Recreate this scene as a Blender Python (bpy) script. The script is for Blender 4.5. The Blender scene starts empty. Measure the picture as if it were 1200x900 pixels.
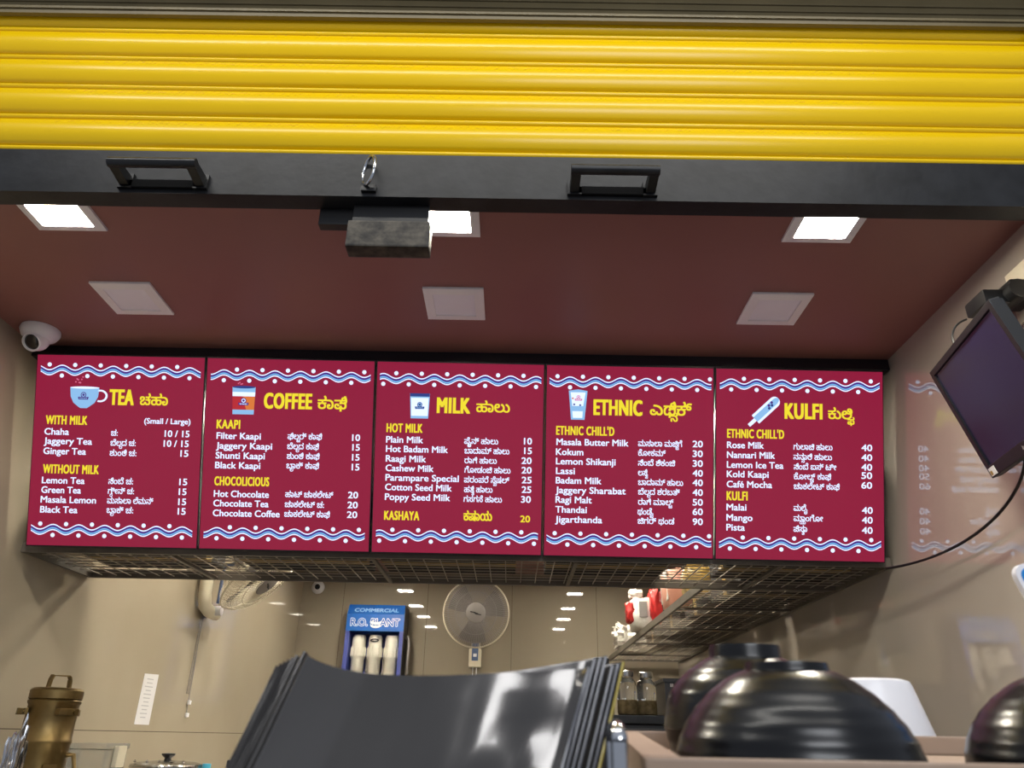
import bpy, bmesh, math, random
import numpy as np
from mathutils import Vector, Matrix, noise
from mathutils.geometry import delaunay_2d_cdt
random.seed(7)
PI = math.pi
C = bpy.context.scene.collection
S = bpy.context.scene

# ------------------------------------------------------------------ camera, world, light, exposure
# The origin is the camera; z = 0 is eye height, the floor is 1.42 m below, X right, Y into the kiosk.
F_PX, PITCH, ROLL, YAW = 880.9, 0.4407, 0.0193, -0.0055
fw = Vector((math.sin(YAW)*math.cos(PITCH), math.cos(YAW)*math.cos(PITCH), math.sin(PITCH)))
rt0 = Vector((math.cos(YAW), -math.sin(YAW), 0)); up0 = rt0.cross(fw)
rt = rt0*math.cos(ROLL) + up0*math.sin(ROLL); up = -rt0*math.sin(ROLL) + up0*math.cos(ROLL)
cam = bpy.data.cameras.new('camera'); co = bpy.data.objects.new('camera', cam); C.objects.link(co)
co.matrix_world = Matrix(((rt.x, up.x, -fw.x, 0), (rt.y, up.y, -fw.y, 0), (rt.z, up.z, -fw.z, 0), (0, 0, 0, 1)))
cam.sensor_width = 36.0; cam.lens = F_PX/1200*36.0; cam.clip_start = 0.02
cam.dof.use_dof = True; cam.dof.focus_distance = 2.5; cam.dof.aperture_fstop = 11.0
S.camera = co

world = bpy.data.worlds.new('evening_street'); S.world = world; world.use_nodes = True
bg = world.node_tree.nodes['Background']; bg.inputs[0].default_value = (0.80, 0.86, 1.0, 1); bg.inputs[1].default_value = 0.42

def area(name, loc, target, sx, sy, watts, col):
    l = bpy.data.lights.new(name, 'AREA'); l.shape = 'RECTANGLE'; l.size = sx; l.size_y = sy; l.energy = watts; l.color = col
    o = bpy.data.objects.new(name, l); C.objects.link(o); o.location = loc
    d = Vector(target) - Vector(loc); o.rotation_euler = d.to_track_quat('-Z', 'Y').to_euler()
    return o
area('street_tube_light', (-0.2, 0.10, 2.25), (-0.2, 1.2, 1.2), 3.1, 0.05, 31, (1.0, 0.97, 0.90))
area('added_reflection_fill', (0.55, -1.3, 1.45), (0.0, 0.5, 0.0), 1.2, 0.7, 26, (0.93, 0.96, 1.0))  # added light behind the camera: white reflection on the folders, brighter foreground
LAMP = 235.0          # radiance of the lit ceiling panels
S.view_settings.view_transform = 'Standard'; S.view_settings.look = 'None'
S.view_settings.exposure = 0.0; S.view_settings.gamma = 1.0; S.view_settings.use_curve_mapping = False
S.cycles.max_bounces = 8

# ------------------------------------------------------------------ materials
def lin(h):
    h = h.lstrip('#'); r = []
    for i in (0, 2, 4):
        c = int(h[i:i+2], 16)/255; r.append(c/12.92 if c <= 0.04045 else ((c+0.055)/1.055)**2.4)
    return (*r, 1)
def mat(name, col, rough=0.5, metal=0.0, spec=0.5, var=0.0, vscale=6.0, bump=0.0, bscale=40.0, coat=0.0, trans=0.0, col2=None, alpha=1.0):
    m = bpy.data.materials.new(name); m.use_nodes = True; nt = m.node_tree; b = nt.nodes['Principled BSDF']
    c = lin(col)
    b.inputs['Base Color'].default_value = c; b.inputs['Roughness'].default_value = rough
    b.inputs['Metallic'].default_value = metal; b.inputs['Specular IOR Level'].default_value = spec
    b.inputs['Coat Weight'].default_value = coat; b.inputs['Coat Roughness'].default_value = 0.05
    b.inputs['Transmission Weight'].default_value = trans; b.inputs['Alpha'].default_value = alpha
    tc = nt.nodes.new('ShaderNodeTexCoord')
    n = nt.nodes.new('ShaderNodeTexNoise'); n.inputs['Scale'].default_value = vscale; n.inputs['Detail'].default_value = 5
    nt.links.new(tc.outputs['Object'], n.inputs['Vector'])
    if var or col2:
        r = nt.nodes.new('ShaderNodeValToRGB'); r.color_ramp.elements[0].position = 0.35; r.color_ramp.elements[1].position = 0.68
        d = lin(col2) if col2 else tuple(x*(1-var) for x in c[:3]) + (1,)
        r.color_ramp.elements[0].color = d; r.color_ramp.elements[1].color = c
        nt.links.new(n.outputs['Fac'], r.inputs['Fac']); nt.links.new(r.outputs['Color'], b.inputs['Base Color'])
    if bump:
        n2 = nt.nodes.new('ShaderNodeTexNoise'); n2.inputs['Scale'].default_value = bscale
        nt.links.new(tc.outputs['Object'], n2.inputs['Vector'])
        bp = nt.nodes.new('ShaderNodeBump'); bp.inputs['Strength'].default_value = bump; bp.inputs['Distance'].default_value = 0.01
        nt.links.new(n2.outputs['Fac'], bp.inputs['Height']); nt.links.new(bp.outputs['Normal'], b.inputs['Normal'])
    return m
def emit(name, col, strength=1.0, gloss=True):
    m = bpy.data.materials.new(name); m.use_nodes = True; b = m.node_tree.nodes['Principled BSDF']
    b.inputs['Base Color'].default_value = (0.01, 0.01, 0.01, 1); b.inputs['Roughness'].default_value = 0.35
    b.inputs['Specular IOR Level'].default_value = 0.12
    b.inputs['Emission Color'].default_value = lin(col); b.inputs['Emission Strength'].default_value = strength
    return m
def tile_mat(name, col, col2, rough, tw, th, rotate=None):
    """large glossy vitrified tiles with hairline joints"""
    m = mat(name, col, rough, spec=0.95 if 'right' in name else 0.5, col2=col2, vscale=1.6); nt = m.node_tree; b = nt.nodes['Principled BSDF']
    if 'right' in name: b.inputs['IOR'].default_value = 1.75
    tc = nt.nodes.new('ShaderNodeTexCoord'); mp = nt.nodes.new('ShaderNodeMapping'); br = nt.nodes.new('ShaderNodeTexBrick')
    if rotate: mp.inputs['Rotation'].default_value = rotate
    br.offset = 0.0; br.inputs['Scale'].default_value = 1.0; br.inputs['Brick Width'].default_value = tw; br.inputs['Row Height'].default_value = th
    br.inputs['Mortar Size'].default_value = 0.0015; br.inputs['Mortar Smooth'].default_value = 0.1
    nt.links.new(tc.outputs['Object'], mp.inputs['Vector']); nt.links.new(mp.outputs['Vector'], br.inputs['Vector'])
    mx = nt.nodes.new('ShaderNodeMix'); mx.data_type = 'RGBA'
    src = b.inputs['Base Color'].links[0].from_socket
    nt.links.new(br.outputs['Fac'], mx.inputs['Factor']); nt.links.new(src, mx.inputs[6]); mx.inputs[7].default_value = lin('#5e5446')
    nt.links.new(mx.outputs[2], b.inputs['Base Color'])
    return m

M = dict(
    wall_l=tile_mat('beige_wall_tile', '#a89d8a', '#a09481', 0.04, 1.2, 0.6, (PI/2, 0, PI/2)),
    wall_r=tile_mat('beige_wall_tile_right', '#aca39a', '#a69d93', 0.012, 1.2, 0.6, (PI/2, 0, PI/2)),
    wall_b=tile_mat('beige_wall_tile_back', '#978d7d', '#8f8575', 0.025, 0.6, 1.2, (PI/2, 0, 0)),
    floor=tile_mat('floor_tile', '#8b7f70', '#7d7263', 0.25, 0.6, 0.6),
    ceiling=mat('maroon_ceiling_board', '#8d5f58', 0.42, spec=0.35, var=0.08, vscale=2.0),
    plaster=mat('plaster', '#6a655e', 0.8, var=0.1),
    yellow=mat('yellow_enamel', '#e2ba00', 0.25, spec=0.35, var=0.04, vscale=3.0),
    rail=mat('black_painted_steel', '#0d0e10', 0.42, spec=0.32, col2='#1d1e21', vscale=14, bump=0.05, bscale=45),
    black_gloss=mat('black_gloss_paint', '#0a0a0c', 0.3, spec=0.45, var=0.1),
    hood=mat('dark_brown_hood', '#6b6045', 0.4, spec=0.5, var=0.2),
    scuffed=mat('scuffed_steel', '#4a453d', 0.45, metal=0.4, col2='#1c1a18', vscale=48, bump=0.06, bscale=90),
    chrome=mat('chrome', '#c9ccd0', 0.18, metal=1.0, var=0.2, vscale=20),
    white_plastic=mat('white_plastic', '#efeef2', 0.4, var=0.04),
    cream_plastic=mat('cream_plastic', '#d8cfb8', 0.35, var=0.05),
    fan_grey=mat('dusty_grey_plastic', '#6f6864', 0.5, var=0.1),
    grey_plastic=mat('grey_plastic', '#8d8785', 0.45, var=0.06),
    blue_plastic=mat('blue_plastic', '#5a6c92', 0.35, var=0.05),
    black_plastic=mat('black_plastic', '#101012', 0.42, var=0.1),
    housing=mat('board_housing', '#16121a', 0.4, var=0.1),
    screen=mat('dark_glossy_screen', '#1e1f36', 0.24, spec=0.4, var=0.05),  # blue-violet base stands in for the reflection on the dark screen
    lens=mat('camera_lens', '#060608', 0.05, spec=0.8, var=0.02),
    led=emit('lit_led_panel', '#fff6e2', LAMP),
    led_off=mat('unlit_diffuser', '#eeedf8', 0.5, var=0.03),
    wire=mat('dark_steel_wire', '#b5aa9b', 0.45, metal=0.2, var=0.3, vscale=10),
    wire_frame=mat('shelf_frame_paint', '#6e665c', 0.45, metal=0.2, var=0.2, vscale=12),
    carton=mat('brown_carton', '#211b18', 0.8, var=0.2, vscale=7),
    carton2=mat('dark_carton', '#121012', 0.8, var=0.2, vscale=7),
    brass=mat('old_brass', '#8d7850', 0.40, metal=0.9, col2='#63512f', vscale=11, bump=0.05, bscale=30),
    steel=mat('steel', '#b9b8b4', 0.22, metal=1.0, var=0.15, vscale=14),
    foil=mat('aluminium_foil', '#cfd0d2', 0.16, metal=1.0, var=0.2, vscale=50),
    paper=mat('white_paper', '#d8d6d8', 0.7, var=0.04),
    ink=mat('grey_ink', '#b4b3b9', 0.7, var=0.1),
    ro_blue=mat('blue_enamel', '#1c62b8', 0.3, var=0.08, vscale=15),
    ro_post=mat('violet_blue_enamel', '#4a55a0', 0.35, var=0.08),
    ro_light=mat('pale_blue_print', '#9fc4e8', 0.4, var=0.04),
    white_print=mat('white_print', '#eef0f2', 0.4, var=0.02),
    filter_white=mat('white_filter_housing', '#d9d5c8', 0.35, var=0.05),
    folder=mat('glossy_black_plastic_sheet', '#5b5855', 0.20, metal=0.75, spec=0.9, var=0.15, vscale=9, coat=0.3, bump=0.04, bscale=25),
    folder_edge=mat('grey_film_edge', '#6d6e74', 0.2, spec=0.7, var=0.3, vscale=30),
    yellow_film=mat('yellowish_film', '#b5a13c', 0.25, spec=0.6, var=0.2, vscale=20),
    bowl=mat('black_glazed_ceramic', '#07080b', 0.26, spec=0.42, var=0.15, vscale=12),
    tub=mat('white_ceramic', '#e8e9ee', 0.3, var=0.02),
    wood=mat('tan_laminate', '#a8927f', 0.45, col2='#9b8471', vscale=7, bump=0.03),
    counter=mat('dark_counter_laminate', '#4b3b30', 0.4, var=0.2),
    cabinet=mat('black_cabinet_paint', '#1d1c1d', 0.45, var=0.2),
    glass=mat('jar_glass', '#f2f4f2', 0.03, trans=1.0, var=0.01),
    spice=mat('brown_spice', '#9a865f', 0.8, col2='#75633f', vscale=60),
    clear=mat('milky_clear_plastic', '#e6e4da', 0.25, trans=0.75, var=0.02),
    pink=mat('peach_wrap', '#d9a28c', 0.35, col2='#c78a76', vscale=14),
    red=mat('red_wrap', '#c92e2c', 0.35, col2='#a82322', vscale=20),
    white_wrap=mat('white_polythene', '#d9d6ce', 0.35, col2='#b9b4aa', vscale=22),
    mustard=mat('yellow_wrap', '#b3934a', 0.4, col2='#8a7038', vscale=16),
    sign_blue=mat('blue_sign_face', '#1687d6', 0.35, var=0.04),
    green=mat('green_cap', '#1f3d2b', 0.4, var=0.1),
    cyan=mat('cyan_cap', '#4fb0cf', 0.4, var=0.05),
    matte_black=mat('matte_black_steel', '#0a0a0b', 0.85, spec=0.15, var=0.1),
    rubber=mat('black_rubber', '#0d0d0d', 0.5, var=0.1),
    b_face=emit('board_crimson', '#8f1a3b'),
    b_yellow=emit('board_yellow_print', '#efdc34', 1.05),
    b_white=emit('board_white_print', '#d3dfff', 1.35),
    b_cyan=emit('board_cyan_print', '#74b9ee', 1.0),
    b_pale=emit('board_pale_blue_print', '#8fc0ee', 1.0),
    b_purple=emit('board_purple_print', '#4b2a86', 1.0),
    b_pink=emit('board_pink_print', '#d86a8c', 1.0),
    b_orange=emit('board_orange_print', '#dd7a3a', 1.0),
    b_red=emit('board_red_print', '#b92a34', 1.0),
    b_navy=emit('board_navy_print', '#2d3f86', 1.0),
)

# ------------------------------------------------------------------ helpers
def thing(name, label, cat, loc=(0, 0, 0), rot=None, group=None, mw=None):
    o = bpy.data.objects.new(name, None); o.empty_display_size = 0.05; C.objects.link(o)
    if mw is not None: o.matrix_world = mw
    else:
        o.location = loc
        if rot: o.rotation_euler = rot
    o['label'] = label; o['category'] = cat
    if group: o['group'] = group
    return o
def tag(o, label, cat, group=None):
    o['label'] = label; o['category'] = cat
    if group: o['group'] = group
    return o
def obj(name, bm, m, parent=None, smooth=None, loc=None):
    me = bpy.data.meshes.new(name)
    bmesh.ops.recalc_face_normals(bm, faces=bm.faces)
    if smooth is not None:
        for f in bm.faces: f.smooth = True
        for e in bm.edges:
            if len(e.link_faces) == 2 and e.calc_face_angle(0) > math.radians(smooth): e.smooth = False
    bm.to_mesh(me); bm.free()
    for x in (m if isinstance(m, (list, tuple)) else [m]): me.materials.append(x)
    o = bpy.data.objects.new(name, me); C.objects.link(o)
    if parent is not None: o.parent = parent
    if loc: o.location = loc
    return o
def struct(name, bm, m, smooth=None):
    o = obj(name, bm, m, None, smooth); o['kind'] = 'structure'; return o
def dup(root, loc=None, rot=None, label=None):
    r = root.copy(); C.objects.link(r)
    if loc is not None: r.location = loc
    if rot is not None: r.rotation_euler = rot
    if label: r['label'] = label
    for ch in list(root.children):
        c = ch.copy(); C.objects.link(c); c.parent = r
        for g in list(ch.children):
            d = g.copy(); C.objects.link(d); d.parent = c
    return r
def NB(): return bmesh.new()
def box(bm, x0, x1, y0, y1, z0, z1, bev=0.0, mi=0):
    vs = bmesh.ops.create_cube(bm, size=1.0)['verts']
    for v in vs: v.co = Vector(((x0+x1)/2 + v.co.x*(x1-x0), (y0+y1)/2 + v.co.y*(y1-y0), (z0+z1)/2 + v.co.z*(z1-z0)))
    fs = list({f for v in vs for f in v.link_faces})
    for f in fs: f.material_index = mi
    if bev:
        es = list({e for v in vs for e in v.link_edges})
        bmesh.ops.bevel(bm, geom=es, offset=bev, segments=2, profile=0.7, affect='EDGES')
    return bm
def lathe(bm, prof, seg=40, cx=0, cy=0, mi=0, axis='Z', closed=False):
    rings = []
    for r, z in prof:
        ring = []
        for k in range(seg):
            a = 2*PI*k/seg; p = (cx+r*math.cos(a), cy+r*math.sin(a), z)
            if axis == 'Y': p = (cx+r*math.cos(a), z, cy+r*math.sin(a))
            ring.append(bm.verts.new(p))
        rings.append(ring)
    for a, b in zip(rings[:-1], rings[1:]):
        for k in range(seg):
            f = bm.faces.new((a[k], a[(k+1) % seg], b[(k+1) % seg], b[k])); f.material_index = mi
    for ring, r in ((rings[0], prof[0][0]), (rings[-1], prof[-1][0])):
        if r > 1e-6 and not closed:
            f = bm.faces.new(ring); f.material_index = mi
    bmesh.ops.remove_doubles(bm, verts=bm.verts, dist=1e-7)
    return bm
def tube(bm, pts, r, seg=8, mi=0, cyclic=False):
    pts = [Vector(p) for p in pts]; n = len(pts); rings = []
    prev = None
    for i, p in enumerate(pts):
        if cyclic: d = pts[(i+1) % n]-pts[i-1]
        else: d = pts[min(i+1, n-1)]-pts[max(i-1, 0)]
        d.normalize()
        if prev is None:
            a = d.orthogonal().normalized()
        else:
            a = (prev - d*prev.dot(d)).normalized()
        prev = a; b = d.cross(a)
        rr = r[i] if isinstance(r, (list, tuple)) else r
        rings.append([bm.verts.new(p + a*math.cos(2*PI*k/seg)*rr + b*math.sin(2*PI*k/seg)*rr) for k in range(seg)])
    for i in range(n if cyclic else n-1):
        A, B = rings[i], rings[(i+1) % n]
        for k in range(seg):
            f = bm.faces.new((A[k], A[(k+1) % seg], B[(k+1) % seg], B[k])); f.material_index = mi
    if not cyclic:
        for R in (rings[0], rings[-1]):
            f = bm.faces.new(R); f.material_index = mi
    return bm
def prism(bm, poly, axis, a, b, mi=0):
    """poly: 2D points extruded along axis from a to b"""
    def P(p, t):
        return {'X': (t, p[0], p[1]), 'Y': (p[0], t, p[1]), 'Z': (p[0], p[1], t)}[axis]
    A = [bm.verts.new(P(p, a)) for p in poly]; B = [bm.verts.new(P(p, b)) for p in poly]
    n = len(poly)
    for f in [bm.faces.new(A), bm.faces.new(B)] + [bm.faces.new((A[i], A[(i+1) % n], B[(i+1) % n], B[i])) for i in range(n)]:
        f.material_index = mi
    return bm
def bez(p0, p1, p2, p3, n=24):
    p0, p1, p2, p3 = map(Vector, (p0, p1, p2, p3)); r = []
    for i in range(n+1):
        t = i/n; r.append(p0*(1-t)**3 + p1*3*t*(1-t)**2 + p2*3*t*t*(1-t) + p3*t**3)
    return r
class Glyphs:
    def __init__(self, co, tris): self.co, self.tris = co, tris
def words(text, size, res=3, sp=1.0):
    """filled outline of a line of text in the built-in font, lying in XY; filled by winding number, so that overlapping strokes never cancel out"""
    c = bpy.data.curves.new('words', 'FONT'); c.body = text; c.size = size; c.space_character = sp; c.resolution_u = res; c.fill_mode = 'NONE'
    o = bpy.data.objects.new('words', c); me = bpy.data.meshes.new_from_object(o)
    bpy.data.objects.remove(o); bpy.data.curves.remove(c)
    n = len(me.vertices)
    if n == 0: return Glyphs([], [])
    P = np.empty(n*3, 'f'); me.vertices.foreach_get('co', P); P = P.reshape(-1, 3)[:, :2].astype(float)
    E = np.empty(len(me.edges)*2, 'i'); me.edges.foreach_get('vertices', E); E = E.reshape(-1, 2)
    bpy.data.meshes.remove(me)
    # edges in drawing order give every contour its direction
    A, B = P[E[:, 0]], P[E[:, 1]]
    flip = (E[:, 0] < E[:, 1]) & (E[:, 1]-E[:, 0] > 1)      # the closing edge of a contour runs last -> first
    A2 = np.where(flip[:, None], B, A); B2 = np.where(flip[:, None], A, B); A, B = A2, B2
    flip = (E[:, 0] > E[:, 1]) & (E[:, 0]-E[:, 1] == 1)
    A2 = np.where(flip[:, None], B, A); B2 = np.where(flip[:, None], A, B); A, B = A2, B2
    vo, _, fo, _, _, _ = delaunay_2d_cdt([Vector(p) for p in P], [tuple(map(int, e)) for e in E], [], 0, 1e-6)
    V = np.array([(v.x, v.y) for v in vo]); F = np.array([tuple(f) for f in fo])
    cen = V[F].mean(1)
    cx, cy = cen[:, 0][:, None], cen[:, 1][:, None]
    up_ = (A[:, 1][None] <= cy) & (B[:, 1][None] > cy); dn_ = (A[:, 1][None] > cy) & (B[:, 1][None] <= cy)
    side = (B[:, 0]-A[:, 0])[None]*(cy-A[:, 1][None]) - (cx-A[:, 0][None])*(B[:, 1]-A[:, 1])[None]
    wind = (up_ & (side > 0)).sum(1) - (dn_ & (side < 0)).sum(1)
    return Glyphs([tuple(v) for v in V], F[wind != 0].tolist())
def mesh_bounds(me):
    xs = [p[0] for p in me.co]; ys = [p[1] for p in me.co]
    return (min(xs), max(xs), min(ys), max(ys)) if xs else (0, 0, 0, 0)
def stamp(bm, me, fn, mi=0):
    vs = [bm.verts.new(fn(x, y)) for x, y in me.co]
    for t in me.tris:
        try:
            f = bm.faces.new([vs[i] for i in t]); f.material_index = mi
        except ValueError: pass
VIRAMA = '\u0ccd'
def kannada(text, size):
    """list of (mesh, dx, dy, scale): main line plus the small letters that hang below it"""
    main = ''; subs = []; signs = []
    i = 0
    while i < len(text):
        ch = text[i]
        if ch == VIRAMA and i+1 < len(text) and '\u0c95' <= text[i+1] <= '\u0cb9':
            subs.append((len(main), text[i+1])); i += 2; continue
        if ch == '\u0cbf' and main:
            signs.append(len(main)); i += 1; continue
        main += ch; i += 1
    out = [(words(main, size), 0, 0, 1.0)]
    for n in signs:
        s = words('\u0cbf', size); x = mesh_bounds(words(main[:n], size))[1]
        out.append((s, x-mesh_bounds(s)[1]+0.03*size, 0, 1.0))
    for n, ch in subs:
        x = mesh_bounds(words(main[:n], size))[1]
        out.append((words(ch, size), x-0.30*size, -0.36*size, 0.62))
    return out

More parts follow.
